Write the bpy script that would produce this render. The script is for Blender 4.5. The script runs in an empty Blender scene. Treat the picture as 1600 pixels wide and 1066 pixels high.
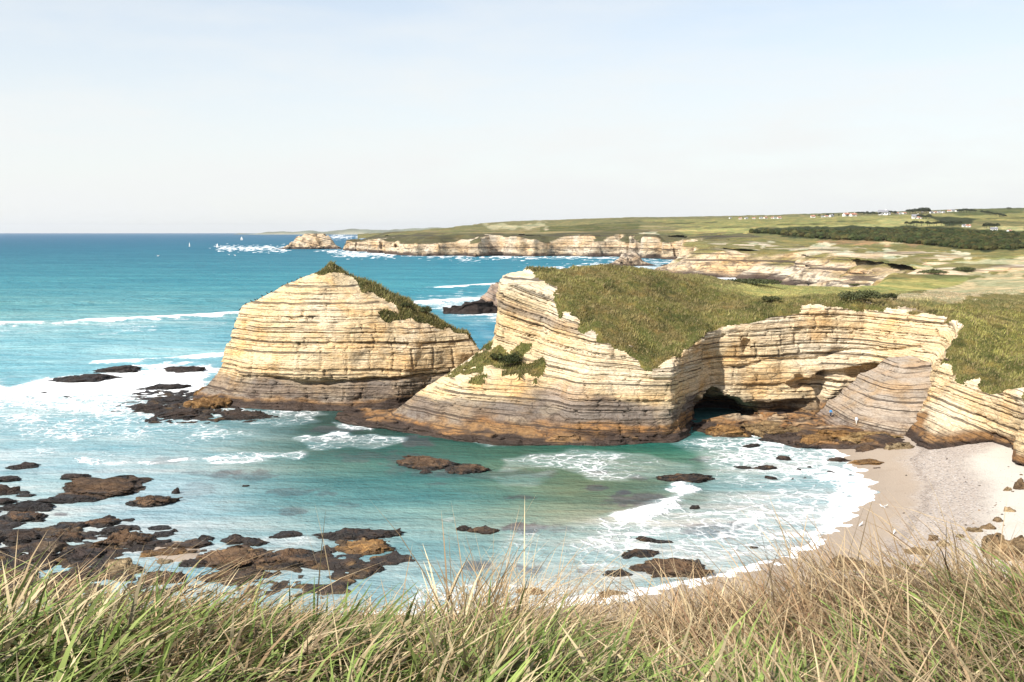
import bpy, math, random
import numpy as np
# ------------------------------------------------------------------ camera, world, sun, exposure
C = bpy.context.scene
COL = C.collection
R = math.radians
F = 1556.0; H = 40.0; PITCH = R(6.24)
CP, SP = math.cos(PITCH), math.sin(PITCH)
cam_d = bpy.data.cameras.new('camera'); cam = bpy.data.objects.new('camera', cam_d); COL.objects.link(cam)
cam.location = (0, 0, H); cam.rotation_euler = (R(90) - PITCH, 0, 0)
cam_d.sensor_width = 36.0; cam_d.lens = F / 1600 * 36.0
cam_d.clip_start = 0.1; cam_d.clip_end = 200000
C.camera = cam
SUN_AZ = R(224)      # clockwise from +Y (north): sun behind the camera on its left
SUN_EL = R(42)
w = bpy.data.worlds.new('World'); C.world = w; w.use_nodes = True
wn = w.node_tree.nodes; wl = w.node_tree.links
sky = wn.new('ShaderNodeTexSky'); sky.sky_type = 'NISHITA'; sky.sun_disc = False
sky.sun_elevation = SUN_EL; sky.sun_rotation = SUN_AZ
sky.air_density = 1.0; sky.dust_density = 0.6; sky.ozone_density = 1.0; sky.altitude = 0
wn['Background'].inputs['Strength'].default_value = 0.106
# thin high veil of cirrus over the clear sky, thicker towards the horizon
tc = wn.new('ShaderNodeTexCoord'); sp = wn.new('ShaderNodeSeparateXYZ'); wl.new(tc.outputs['Generated'], sp.inputs[0])
vr = wn.new('ShaderNodeMapRange'); vr.interpolation_type = 'SMOOTHSTEP'; wl.new(sp.outputs[2], vr.inputs[0])
for i_, v_ in enumerate((-0.02, 0.32, 0.98, 0.40)): vr.inputs[1 + i_].default_value = v_
cm = wn.new('ShaderNodeVectorMath'); cm.operation = 'MULTIPLY'; wl.new(tc.outputs['Generated'], cm.inputs[0]); cm.inputs[1].default_value = (3, 3, 14)
cn = wn.new('ShaderNodeTexNoise'); wl.new(cm.outputs[0], cn.inputs['Vector']); cn.inputs['Scale'].default_value = 1.6; cn.inputs['Detail'].default_value = 6; cn.inputs['Roughness'].default_value = .6
cr = wn.new('ShaderNodeMapRange'); wl.new(cn.outputs[0], cr.inputs[0])
for i_, v_ in enumerate((0.40, 0.80, -0.04, 0.22)): cr.inputs[1 + i_].default_value = v_
ca = wn.new('ShaderNodeMath'); ca.operation = 'ADD'; ca.use_clamp = True; wl.new(vr.outputs[0], ca.inputs[0]); wl.new(cr.outputs[0], ca.inputs[1])
vm = wn.new('ShaderNodeMix'); vm.data_type = 'RGBA'; wl.new(ca.outputs[0], vm.inputs[0]); wl.new(sky.outputs[0], vm.inputs[6]); vm.inputs[7].default_value = (5.15, 5.25, 5.2, 1)
wl.new(vm.outputs[2], wn['Background'].inputs['Color'])
sd_ = bpy.data.lights.new('sun', 'SUN'); sd_.energy = 4.6; sd_.angle = R(0.5); sd_.color = (1.0, 0.95, 0.87)
sun = bpy.data.objects.new('sun', sd_); COL.objects.link(sun)
sx, sy, sz = math.sin(SUN_AZ) * math.cos(SUN_EL), math.cos(SUN_AZ) * math.cos(SUN_EL), math.sin(SUN_EL)
import mathutils
sun.rotation_euler = mathutils.Vector((sx, sy, sz)).to_track_quat('Z', 'Y').to_euler()
sun.location = (-60, -60, 120)
C.view_settings.view_transform = 'Standard'; C.view_settings.look = 'None'
C.view_settings.exposure = 0.76; C.view_settings.gamma = 1.0
C.cycles.max_bounces = 6; C.cycles.transparent_max_bounces = 6; C.cycles.volume_bounces = 0
C.cycles.caustics_reflective = False; C.cycles.caustics_refractive = False
C.cycles.sample_clamp_indirect = 6.0

# ------------------------------------------------------------------ helpers: projection
def P(px, py, z=0.0):
    u = (px - 800) / F; v = (533 - py) / F
    t = (z - H) / (v * CP - SP)
    return u * t, (CP + v * SP) * t
def at(px, py, d):                      # world point seen at a pixel, at ground distance d (along +Y)
    v = (533 - py) / F; dy = CP + v * SP
    return (px - 800) / F * d / dy, d, H + (v * CP - SP) / dy * d
def proj(x, y, z):
    z = z - H
    f = y * CP - z * SP; u = y * SP + z * CP
    f = np.maximum(f, 0.01)
    return 800 + F * x / f, 533 - F * u / f

# ------------------------------------------------------------------ helpers: noise
def _h(i, j, k, seed):
    n = (i.astype(np.int64) * 374761393 + j.astype(np.int64) * 668265263 + k.astype(np.int64) * 2147483647 + seed * 974634777) & 0xffffffff
    n = ((n ^ (n >> 13)) * 1274126177) & 0xffffffff
    n = ((n ^ (n >> 16)) * 2246822519) & 0xffffffff
    return ((n ^ (n >> 15)) & 0xffffff).astype(np.float32) / np.float32(0x1000000)
def vnoise(x, y, z, seed=0):
    xi, yi, zi = np.floor(x), np.floor(y), np.floor(z)
    fx, fy, fz = (x - xi), (y - yi), (z - zi)
    fx = fx * fx * (3 - 2 * fx); fy = fy * fy * (3 - 2 * fy); fz = fz * fz * (3 - 2 * fz)
    r = 0
    for a in (0, 1):
        wx = fx if a else 1 - fx
        for b in (0, 1):
            wy = fy if b else 1 - fy
            for c in (0, 1):
                wz = fz if c else 1 - fz
                r = r + wx * wy * wz * _h(xi + a, yi + b, zi + c, seed)
    return r * 2 - 1
def fbm(x, y, z, seed=0, oct=3, gain=0.5):
    r = 0; a = 1.0; f = 1.0
    for o in range(oct):
        r = r + a * vnoise(x * f, y * f, z * f, seed + o * 17); a *= gain; f *= 2.03
    return r
def ss(a, b, x):
    t = np.clip((x - a) / (b - a), 0, 1); return t * t * (3 - 2 * t)
def sdpoly(X, Y, poly):
    poly = np.asarray(poly, float); n = len(poly)
    d = np.full(np.shape(X), 1e18); s = np.ones(np.shape(X))
    for i in range(n):
        ax, ay = poly[i]; bx, by = poly[i - 1]
        ex, ey = bx - ax, by - ay; wx, wy = X - ax, Y - ay
        t = np.clip((wx * ex + wy * ey) / (ex * ex + ey * ey + 1e-12), 0, 1)
        d = np.minimum(d, (wx - ex * t) ** 2 + (wy - ey * t) ** 2)
        c1 = Y >= ay; c2 = Y < by; c3 = ex * wy > ey * wx
        s = np.where((c1 & c2 & c3) | (~c1 & ~c2 & ~c3), -s, s)
    return s * np.sqrt(d)
def sdline(X, Y, pts):
    d = np.full(np.shape(X), 1e18)
    for (ax, ay), (bx, by) in zip(pts[:-1], pts[1:]):
        ex, ey = bx - ax, by - ay; wx, wy = X - ax, Y - ay
        t = np.clip((wx * ex + wy * ey) / (ex * ex + ey * ey + 1e-12), 0, 1)
        d = np.minimum(d, (wx - ex * t) ** 2 + (wy - ey * t) ** 2)
    return np.sqrt(d)
def smin(a, b, k):
    h = np.clip(0.5 + 0.5 * (b - a) / k, 0, 1); return b * (1 - h) + a * h - k * h * (1 - h)
def smax(a, b, k): return -smin(-a, -b, k)
class RBF:                              # smooth interpolation of scattered values
    def __init__(self, pts, vals, lam=1e-3):
        self.p = np.asarray(pts, float); n = len(self.p); v = np.asarray(vals, float)
        A = np.linalg.norm(self.p[:, None] - self.p[None], axis=2) + np.eye(n) * -lam
        B = np.zeros((n + 3, n + 3)); B[:n, :n] = A; B[:n, n] = 1; B[:n, n + 1:] = self.p; B[n:, :n] = B[:n, n:].T
        v = v if v.ndim == 2 else v[:, None]
        self.w = np.linalg.solve(B, np.vstack([v, np.zeros((3, v.shape[1]))]))
    def __call__(self, X, Y):
        sh = np.shape(X); q = np.stack([np.ravel(X), np.ravel(Y)], 1).astype(float)
        out = np.empty((len(q), self.w.shape[1])); n = len(self.p)
        for i in range(0, len(q), 200000):
            c = q[i:i + 200000]
            A = np.sqrt(np.maximum(((c[:, None] - self.p[None]) ** 2).sum(2), 0))
            out[i:i + 200000] = A @ self.w[:n] + self.w[n] + c @ self.w[n + 1:]
        return out[:, 0].reshape(sh) if out.shape[1] == 1 else out.reshape(sh + (-1,))

# ------------------------------------------------------------------ helpers: meshes
def mesh_obj(name, V, Fc, mat=None, parent=None, smooth=True, attrs=None, mats=None, midx=None):
    """V (n,3); Fc (m,k) array, k = 3 or 4; attrs {name: (n,) or (n,3)} stored per vertex."""
    V = np.asarray(V, np.float32); Fc = np.asarray(Fc, np.int32)
    me = bpy.data.meshes.new(name)
    n, m = len(V), len(Fc); k = Fc.shape[1] if m else 3
    me.vertices.add(n); me.vertices.foreach_set('co', V.ravel())
    me.loops.add(m * k); me.loops.foreach_set('vertex_index', Fc.ravel())
    me.polygons.add(m); me.polygons.foreach_set('loop_start', np.arange(0, m * k, k, dtype=np.int32))
    try: me.polygons.foreach_set('loop_total', np.full(m, k, np.int32))
    except Exception: pass
    if midx is not None: me.polygons.foreach_set('material_index', np.asarray(midx, np.int32))
    me.polygons.foreach_set('use_smooth', np.full(m, smooth))
    for an, av in (attrs or {}).items():
        av = np.asarray(av, np.float32)
        if av.ndim == 1:
            at_ = me.attributes.new(an, 'FLOAT', 'POINT'); at_.data.foreach_set('value', av)
        else:
            at_ = me.attributes.new(an, 'FLOAT_COLOR', 'POINT')
            at_.data.foreach_set('color', np.concatenate([av, np.ones((n, 1), np.float32)], 1).ravel())
    me.update(calc_edges=True)
    for mm in (mats or ([mat] if mat else [])): me.materials.append(mm)
    o = bpy.data.objects.new(name, me); COL.objects.link(o)
    if parent: o.parent = parent
    return o
def tag(o, label=None, cat=None, group=None, kind=None):
    if label: o['label'] = label
    if cat: o['category'] = cat
    if group: o['group'] = group
    if kind: o['kind'] = kind
    return o
def empty(name, loc=(0, 0, 0), rz=0):
    o = bpy.data.objects.new(name, None); COL.objects.link(o); o.location = loc; o.rotation_euler = (0, 0, rz); return o
def copy_tree(o, parent=None):
    c = o.copy(); COL.objects.link(c); c.parent = parent
    for ch in [x for x in bpy.data.objects if x.parent == o]: copy_tree(ch, c)
    return c
def grid_faces(nr, nc, keep=None):
    i = np.arange(nr * nc).reshape(nr, nc)
    f = np.stack([i[:-1, :-1], i[:-1, 1:], i[1:, 1:], i[1:, :-1]], -1).reshape(-1, 4)
    if keep is not None:
        k = keep.reshape(-1); f = f[k[f].all(1)]
    return f
def compact(V, Fc, attrs):
    used = np.unique(Fc); mp = np.full(len(V), -1, np.int64); mp[used] = np.arange(len(used))
    return V[used], mp[Fc], {k: v[used] for k, v in attrs.items()}
def surface_nets(f, org, step):
    """Polygonise f < 0 on a regular grid (naive surface nets)."""
    nx, ny, nz = f.shape; ins = f < 0
    def sl(a, dx, dy, dz): return a[dx:nx - 1 + dx, dy:ny - 1 + dy, dz:nz - 1 + dz]
    cnt = np.zeros((nx - 1, ny - 1, nz - 1), np.uint8)
    for dx in (0, 1):
        for dy in (0, 1):
            for dz in (0, 1): cnt += sl(ins, dx, dy, dz)
    act = (cnt > 0) & (cnt < 8); ci = np.argwhere(act)
    idx = np.full(act.shape, -1, np.int32); idx[act] = np.arange(len(ci), dtype=np.int32)
    i, j, k = ci.T; acc = np.zeros((len(ci), 3)); num = np.zeros(len(ci))
    cor = [(a, b, c) for a in (0, 1) for b in (0, 1) for c in (0, 1)]
    vals = {c: f[i + c[0], j + c[1], k + c[2]].astype(np.float64) for c in cor}
    for a in cor:
        for ax in range(3):
            if a[ax] == 0:
                b = list(a); b[ax] = 1; b = tuple(b)
                va, vb = vals[a], vals[b]; cr = (va < 0) != (vb < 0)
                t = np.where(cr, va / np.where(cr, va - vb, 1), 0)
                p = np.array(a, float)[None] + np.zeros((len(ci), 3)); p[:, ax] += t
                acc += np.where(cr[:, None], p, 0); num += cr
    V = (ci + acc / num[:, None]) * np.array(step) + np.array(org)
    quads = []
    for ax in range(3):
        o1, o2 = [(1, 2), (2, 0), (0, 1)][ax]
        lo = [slice(1, s - 1) for s in f.shape]; lo[ax] = slice(0, f.shape[ax] - 1)
        hi = list(lo); hi[ax] = slice(1, f.shape[ax])
        A, B = ins[tuple(lo)], ins[tuple(hi)]; cr = np.argwhere(A != B); flip = A[tuple(cr.T)]
        e = cr.copy()
        for q in range(3):
            if q != ax: e[:, q] += 1
        d1 = np.zeros(3, int); d1[o1] = 1; d2 = np.zeros(3, int); d2[o2] = 1
        c = [e - d1 - d2, e - d2, e, e - d1]
        q = np.stack([idx[tuple(cc.T)] for cc in c], 1)
        q = np.where(flip[:, None], q, q[:, ::-1]); quads.append(q)
    Q = np.concatenate(quads); return V, Q[(Q >= 0).all(1)]
def vnormals(V, Q):
    n = np.cross(V[Q[:, 2]] - V[Q[:, 0]], V[Q[:, 3]] - V[Q[:, 1]]); N = np.zeros_like(V)
    for c in range(4):
        for a in range(3): N[:, a] += np.bincount(Q[:, c], n[:, a], len(V))
    return N / (np.linalg.norm(N, axis=1, keepdims=True) + 1e-9)
def smooth_field(V, Q, v, it=2):
    for _ in range(it):
        s = np.zeros_like(v); c = np.zeros(len(V)); fm = v[Q].mean(1)
        for k in range(4):
            np.add.at(s, Q[:, k], fm); np.add.at(c, Q[:, k], 1)
        v = s / np.maximum(c, 1)[:, None] if v.ndim == 2 else s / np.maximum(c, 1)
    return v

# beds: a random table of how far each layer stands out, and joints that split beds into blocks
rb = np.random.RandomState(5)
_bed, _idx = [], []; _n = 0
while len(_bed) < 3000:
    th = int(np.clip(rb.lognormal(math.log(30), 0.85), 6, 150)); pr = rb.uniform(-0.26, 0.22)
    _bed += [rb.choice([-.25, -.4, -.85])] * (3 + 5 * (rb.rand() < 0.22)) + [pr] * th; _idx += [_n] * (len(_bed) - len(_idx)); _n += 1
_bed = np.array(_bed[:3000]); _idx = np.array(_idx[:3000])
_bed = np.convolve(_bed, np.ones(3) / 3, 'same')
def bedding(s, u, v, amp=1.0):
    k = np.clip(((s + 25) / 0.03).astype(int), 0, 2999)
    b = _bed[k]; bi = _idx[k].astype(float)
    L = 2.2 + 3.5 * _h(bi, bi * 0, bi * 0, 3)
    cu = u / L + _h(bi, bi * 0, bi * 0, 9) * 7; cell = np.floor(cu)
    blk = (_h(cell, bi, bi * 0, 21) - 0.5) * 0.30
    edge = np.minimum(cu - cell, 1 - (cu - cell)) * L
    blk = blk - 0.45 * (edge < 0.24) * (_h(cell, bi, bi * 0 + 1, 33) < 0.5)
    return (b + blk) * amp

# ------------------------------------------------------------------ helpers: materials
def new_mat(name):
    m = bpy.data.materials.new(name); m.use_nodes = True
    nt = m.node_tree; nt.nodes.clear()
    out = nt.nodes.new('ShaderNodeOutputMaterial'); b = nt.nodes.new('ShaderNodeBsdfPrincipled')
    nt.links.new(b.outputs[0], out.inputs[0]); return m, nt, b
class N:
    def __init__(s, nt): s.nt = nt
    def node(s, t, **kw):
        n = s.nt.nodes.new('ShaderNode' + t)
        for k, v in kw.items(): setattr(n, k, v)
        return n
    def put(s, sock, v):
        if hasattr(v, 'is_output'): s.nt.links.new(v, sock)
        elif v is not None:
            try: sock.default_value = v
            except Exception: sock.default_value = (v, v, v)
    def attr(s, n, out='Fac'): a = s.node('Attribute', attribute_name=n); return a.outputs[out]
    def pos(s): return s.node('NewGeometry').outputs['Position']
    def math(s, op, a, b=0.0, c=None, clamp=False):
        n = s.node('Math', operation=op, use_clamp=clamp); s.put(n.inputs[0], a); s.put(n.inputs[1], b)
        if c is not None: s.put(n.inputs[2], c)
        return n.outputs[0]
    def noise(s, vec, scale, detail=4, rough=0.55, dist=0.0, out='Fac'):
        n = s.node('TexNoise'); s.put(n.inputs['Vector'], vec); n.inputs['Scale'].default_value = scale
        n.inputs['Detail'].default_value = detail; n.inputs['Roughness'].default_value = rough; n.inputs['Distortion'].default_value = dist
        return n.outputs[out]
    def vor(s, vec, scale, feature='F1', out='Distance', rand=1.0):
        n = s.node('TexVoronoi', feature=feature); s.put(n.inputs['Vector'], vec); n.inputs['Scale'].default_value = scale
        n.inputs['Randomness'].default_value = rand; return n.outputs[out]
    def mul(s, v, xyz):
        n = s.node('VectorMath', operation='MULTIPLY'); s.put(n.inputs[0], v); n.inputs[1].default_value = xyz; return n.outputs[0]
    def vadd(s, a, b):
        n = s.node('VectorMath', operation='ADD'); s.put(n.inputs[0], a); s.put(n.inputs[1], b); return n.outputs[0]
    def xyz(s, x, y, z):
        n = s.node('CombineXYZ'); s.put(n.inputs[0], x); s.put(n.inputs[1], y); s.put(n.inputs[2], z); return n.outputs[0]
    def sep(s, v): n = s.node('SeparateXYZ'); s.put(n.inputs[0], v); return n.outputs
    def ramp(s, f, a, b, lo=0.0, hi=1.0, smooth=True):
        n = s.node('MapRange'); n.interpolation_type = 'SMOOTHSTEP' if smooth else 'LINEAR'
        s.put(n.inputs[0], f)
        for i, v in enumerate((a, b, lo, hi)): s.put(n.inputs[1 + i], v)
        return n.outputs[0]
    def mix(s, f, a, b, mode='MIX'):
        n = s.node('Mix', data_type='RGBA', blend_type=mode); s.put(n.inputs[0], f)
        for sk, v in ((n.inputs[6], a), (n.inputs[7], b)):
            s.put(sk, v if hasattr(v, 'is_output') else (tuple(v) + (1,) if len(v) == 3 else v))
        return n.outputs[2]
    def bump(s, h, strength=0.5, dist=0.3, normal=None):
        n = s.node('Bump'); n.inputs['Strength'].default_value = strength; n.inputs['Distance'].default_value = dist
        s.put(n.inputs['Height'], h)
        if normal is not None: s.put(n.inputs['Normal'], normal)
        return n.outputs[0]

def cliff_material(name, scale=1.0, joints=.55):
    m, nt, b = new_mat(name); g = N(nt); p = g.pos(); q = g.sep(p); s = g.attr('strata'); col = g.attr('Col', 'Color')
    wob = g.math('MULTIPLY', g.math('SUBTRACT', g.noise(p, 0.10 * scale, 2), 0.5), .45 / scale)
    s2 = g.math('ADD', s, wob)
    lay = g.xyz(g.math('MULTIPLY', q[0], 0.05), g.math('MULTIPLY', q[1], 0.05), g.math('MULTIPLY', s2, 2.6))
    n1 = g.noise(lay, 1.0 * scale, 5, 0.65)
    lay2 = g.xyz(g.math('MULTIPLY', q[0], 0.25), g.math('MULTIPLY', q[1], 0.25), g.math('MULTIPLY', s2, 1.0))
    blk = g.vor(lay2, 1.15 * scale, 'DISTANCE_TO_EDGE')
    pat = g.noise(p, 0.16 * scale, 5, 0.6); fine = g.noise(p, 2.2 * scale, 5, 0.65)
    c = g.mix(g.ramp(pat, 0.45, 0.72), col, g.mix(1.0, col, (1.05, 0.88, 0.66), 'MULTIPLY'))
    c = g.mix(g.math('MULTIPLY', g.ramp(n1, 0.47, 0.30), 0.34), c, g.mix(1.0, c, (0.50, 0.43, 0.38), 'MULTIPLY'))
    c = g.mix(g.math('MULTIPLY', g.ramp(n1, 0.56, 0.70), 0.5), c, g.mix(1.0, c, (1.18, 1.17, 1.14), 'MULTIPLY'))
    c = g.mix(g.ramp(fine, 0.34, 0.62), g.mix(1.0, c, (0.76, 0.73, 0.70), 'MULTIPLY'), c)
    streak = g.noise(g.mul(p, (0.7 * scale, 0.7 * scale, 0.06 * scale)), 1.0, 4, 0.6)
    c = g.mix(g.math('MULTIPLY', g.ramp(streak, 0.58, 0.74), 0.28), c, g.mix(1.0, c, (0.62, 0.50, 0.42), 'MULTIPLY'))
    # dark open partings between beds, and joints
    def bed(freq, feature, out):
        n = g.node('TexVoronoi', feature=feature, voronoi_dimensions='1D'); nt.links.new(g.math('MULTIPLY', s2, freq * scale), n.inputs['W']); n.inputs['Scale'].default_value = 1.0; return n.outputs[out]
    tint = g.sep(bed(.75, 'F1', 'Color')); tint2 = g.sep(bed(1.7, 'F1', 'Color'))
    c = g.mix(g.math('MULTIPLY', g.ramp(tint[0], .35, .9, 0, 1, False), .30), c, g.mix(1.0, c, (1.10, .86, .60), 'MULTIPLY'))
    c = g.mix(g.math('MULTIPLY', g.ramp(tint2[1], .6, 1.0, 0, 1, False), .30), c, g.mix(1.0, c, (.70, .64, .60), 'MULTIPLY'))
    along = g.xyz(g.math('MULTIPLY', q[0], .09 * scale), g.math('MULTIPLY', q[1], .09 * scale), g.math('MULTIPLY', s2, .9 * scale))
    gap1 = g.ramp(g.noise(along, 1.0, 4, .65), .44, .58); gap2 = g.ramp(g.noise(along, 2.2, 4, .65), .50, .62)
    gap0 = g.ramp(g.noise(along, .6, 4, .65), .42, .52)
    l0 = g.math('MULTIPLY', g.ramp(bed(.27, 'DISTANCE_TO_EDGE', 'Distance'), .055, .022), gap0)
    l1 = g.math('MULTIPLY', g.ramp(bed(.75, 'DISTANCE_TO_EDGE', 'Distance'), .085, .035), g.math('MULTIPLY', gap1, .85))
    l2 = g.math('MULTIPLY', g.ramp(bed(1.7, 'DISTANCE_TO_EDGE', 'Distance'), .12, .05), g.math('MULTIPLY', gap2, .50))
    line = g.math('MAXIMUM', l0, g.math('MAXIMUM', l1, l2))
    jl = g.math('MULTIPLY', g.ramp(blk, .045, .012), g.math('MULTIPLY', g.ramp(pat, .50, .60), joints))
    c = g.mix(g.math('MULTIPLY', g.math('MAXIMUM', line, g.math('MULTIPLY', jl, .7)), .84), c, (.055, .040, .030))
    mot = g.noise(g.mul(p, (.5 * scale, .5 * scale, 1.1 * scale)), 1.0, 5, .7)
    low = g.ramp(q[2], 5.5 / scale, 3.0 / scale)
    c = g.mix(g.math('MULTIPLY', g.math('MULTIPLY', g.ramp(mot, .46, .62), low), .72), c, (.075, .050, .036))
    nt.links.new(c, b.inputs['Base Color'])
    wet = g.ramp(q[2], 1.6, 0.2)
    nt.links.new(g.math('SUBTRACT', 0.9, g.math('MULTIPLY', wet, 0.35)), b.inputs['Roughness'])
    b.inputs['Specular IOR Level'].default_value = 0.25
    h = g.math('ADD', g.math('MULTIPLY', n1, .75), g.math('MULTIPLY', g.ramp(blk, 0.0, 0.08), 0.45 * joints))
    h = g.math('SUBTRACT', g.math('ADD', h, g.math('MULTIPLY', fine, 0.55)), g.math('MULTIPLY', line, 1.0))
    nt.links.new(g.bump(h, 0.85, 0.5 / scale), b.inputs['Normal'])
    return m
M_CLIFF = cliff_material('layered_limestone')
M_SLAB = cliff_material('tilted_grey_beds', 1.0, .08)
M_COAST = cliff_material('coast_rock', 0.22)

def turf_material(name, sc=1.0, bd=None):
    m, nt, b = new_mat(name); g = N(nt); p = g.pos(); col = g.attr('Col', 'Color')
    n1 = g.noise(p, 0.35 * sc, 5, 0.65); n2 = g.noise(p, 2.5 * sc, 4, 0.7)
    c = g.mix(g.ramp(n1, 0.42, 0.66), g.mix(1.0, col, (0.62, 0.72, 0.62), 'MULTIPLY'), g.mix(1.0, col, (1.25, 1.08, 0.95), 'MULTIPLY'))
    c = g.mix(g.ramp(n2, 0.35, 0.68), g.mix(1.0, c, (0.6, 0.62, 0.55), 'MULTIPLY'), c)
    nt.links.new(c, b.inputs['Base Color']); b.inputs['Roughness'].default_value = 1.0; b.inputs['Specular IOR Level'].default_value = 0.1
    nt.links.new(g.bump(g.math('ADD', n1, n2), 0.9, bd or 0.6 / sc), b.inputs['Normal'])
    return m
M_TURF = turf_material('cliff_turf'); M_HILL = turf_material('hill_pasture', 0.12, 1.5)

def blade_material(name, transl=0.25):
    m, nt, b = new_mat(name); g = N(nt); col = g.attr('Col', 'Color')
    nt.links.new(col, b.inputs['Base Color']); b.inputs['Roughness'].default_value = 0.65; b.inputs['Specular IOR Level'].default_value = 0.25
    t = g.node('BsdfTranslucent'); nt.links.new(col, t.inputs['Color'])
    mx = g.node('MixShader'); mx.inputs[0].default_value = transl
    nt.links.new(b.outputs[0], mx.inputs[1]); nt.links.new(t.outputs[0], mx.inputs[2])
    nt.links.new(mx.outputs[0], nt.nodes['Material Output'].inputs[0]); return m
M_BLADE = blade_material('grass_blade', .14); M_TUFT = blade_material('cliff_grass', .45)

def rock_material():
    m, nt, b = new_mat('reef_rock'); g = N(nt); p = g.pos(); q = g.sep(p); col = g.attr('Col', 'Color')
    n1 = g.noise(p, 0.9, 5, 0.6); n2 = g.noise(p, 5.0, 5, 0.7); v = g.vor(g.mul(p, (1, 1, 1.6)), 0.9, 'DISTANCE_TO_EDGE')
    weed = g.noise(g.mul(p, (1, 1, 0.6)), 0.55, 5, 0.65)
    zz = g.math('ADD', q[2], g.math('MULTIPLY', g.math('SUBTRACT', weed, 0.5), 3.0))
    c = g.mix(g.ramp(n1, 0.38, 0.66), g.mix(1.0, col, (0.55, 0.50, 0.46), 'MULTIPLY'), col)
    c = g.mix(g.ramp(n2, 0.32, 0.62), g.mix(1.0, c, (0.6, 0.58, 0.55), 'MULTIPLY'), c)
    c = g.mix(g.math('MULTIPLY', g.ramp(zz, 0.75, 0.15), g.attr('weed')), c, (0.018, 0.014, 0.011))
    nt.links.new(c, b.inputs['Base Color'])
    nt.links.new(g.ramp(zz, 0.1, 1.0, 0.45, 0.9), b.inputs['Roughness']); b.inputs['Specular IOR Level'].default_value = 0.3
    h = g.math('ADD', g.math('ADD', n1, g.math('MULTIPLY', n2, 0.5)), g.math('MULTIPLY', g.ramp(v, 0, 0.10), 0.4))
    nt.links.new(g.bump(h, 0.9, 0.35), b.inputs['Normal']); return m
M_ROCK = rock_material()
def flat_material(name, col, rough=0.8):
    m, nt, b = new_mat(name); g = N(nt); n = g.noise(g.node('TexCoord').outputs['Object'], 3.0, 4)
    nt.links.new(g.mix(g.ramp(n, 0.3, 0.7), tuple(x * 0.85 for x in col), col), b.inputs['Base Color']); b.inputs['Roughness'].default_value = rough
    return m
#==SETTING==
# ------------------------------------------------------------------ land heights beyond the headland (control points: pixel, distance -> height)
_tp = [(1250,455,260),(1400,430,400),(1600,420,500),(1500,450,350),(1600,450,300),(1300,440,320),(1130,387,920),(1200,400,850),(1330,386,1000),
       (1450,396,800),(1600,396,700),(1530,393,1000),(1300,389,1200),(1170,360,1500),(1350,358,1500),(1600,362,1500),(1000,350,2600),(1300,342,3000),(1600,330,3300),
       (1100,347,3200),(1000,340,3600),(1300,333,4200),(1480,328,4300),(1600,325,4400),(880,348,3000),(800,358,2600),(900,366,2000),(1080,372,1500),(700,363,1900),(600,363,2250),
       (760,366,1800),(960,358,1800),(930,364,1730),(545,385,2250),(1100,450,280),(950,430,270),(700,420,300),(1900,330,4000),(1900,410,500),(1900,440,260),(1900,380,1300),(1060,366,1700)]
def _tk(px, d): return np.stack([np.asarray(px) / 400.0, np.log(d) * 1.6], -1)
_tz = [at(*q)[2] for q in _tp]
T_RBF = RBF([_tk(q[0], q[2]) for q in _tp], _tz, 0.02)
def T(x, y):
    px = 800 + F * x / np.maximum(y, 60) * 1.0; k = _tk(np.clip(px, 200, 2100), np.clip(y, 150, 5200))
    z = T_RBF(k[..., 0], k[..., 1])
    return z * (1 - ss(4400, 9000, y)) + 20 * ss(4400, 9000, y)
_cp = lambda px, py: P(px, py, 0.0)
COAST = [(24, 262), (60, 284), (93, 325), (138, 430), (172, 560), _cp(1218, 443), _cp(1200, 441), _cp(1182, 439), _cp(1168, 434), _cp(1130, 434), _cp(1085, 436), _cp(1048, 433),
         _cp(1060, 424), _cp(1082, 412), _cp(1078, 406), _cp(1040, 405), _cp(1000, 403), _cp(960, 401), _cp(925, 401.5), _cp(880, 400.5), _cp(845, 401), _cp(800, 400.5), _cp(765, 399.5), _cp(740, 401.5), _cp(715, 400),
         _cp(690, 400.5), _cp(640, 400), _cp(612, 398.5), _cp(604, 396), _cp(575, 393.5), _cp(543, 391.5), _cp(560, 386), (-300, 2600), (-150, 3300), (-50, 4200), (0, 5200), (0, 9000), (9000, 9000), (9000, 100), (150, 150)]
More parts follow.
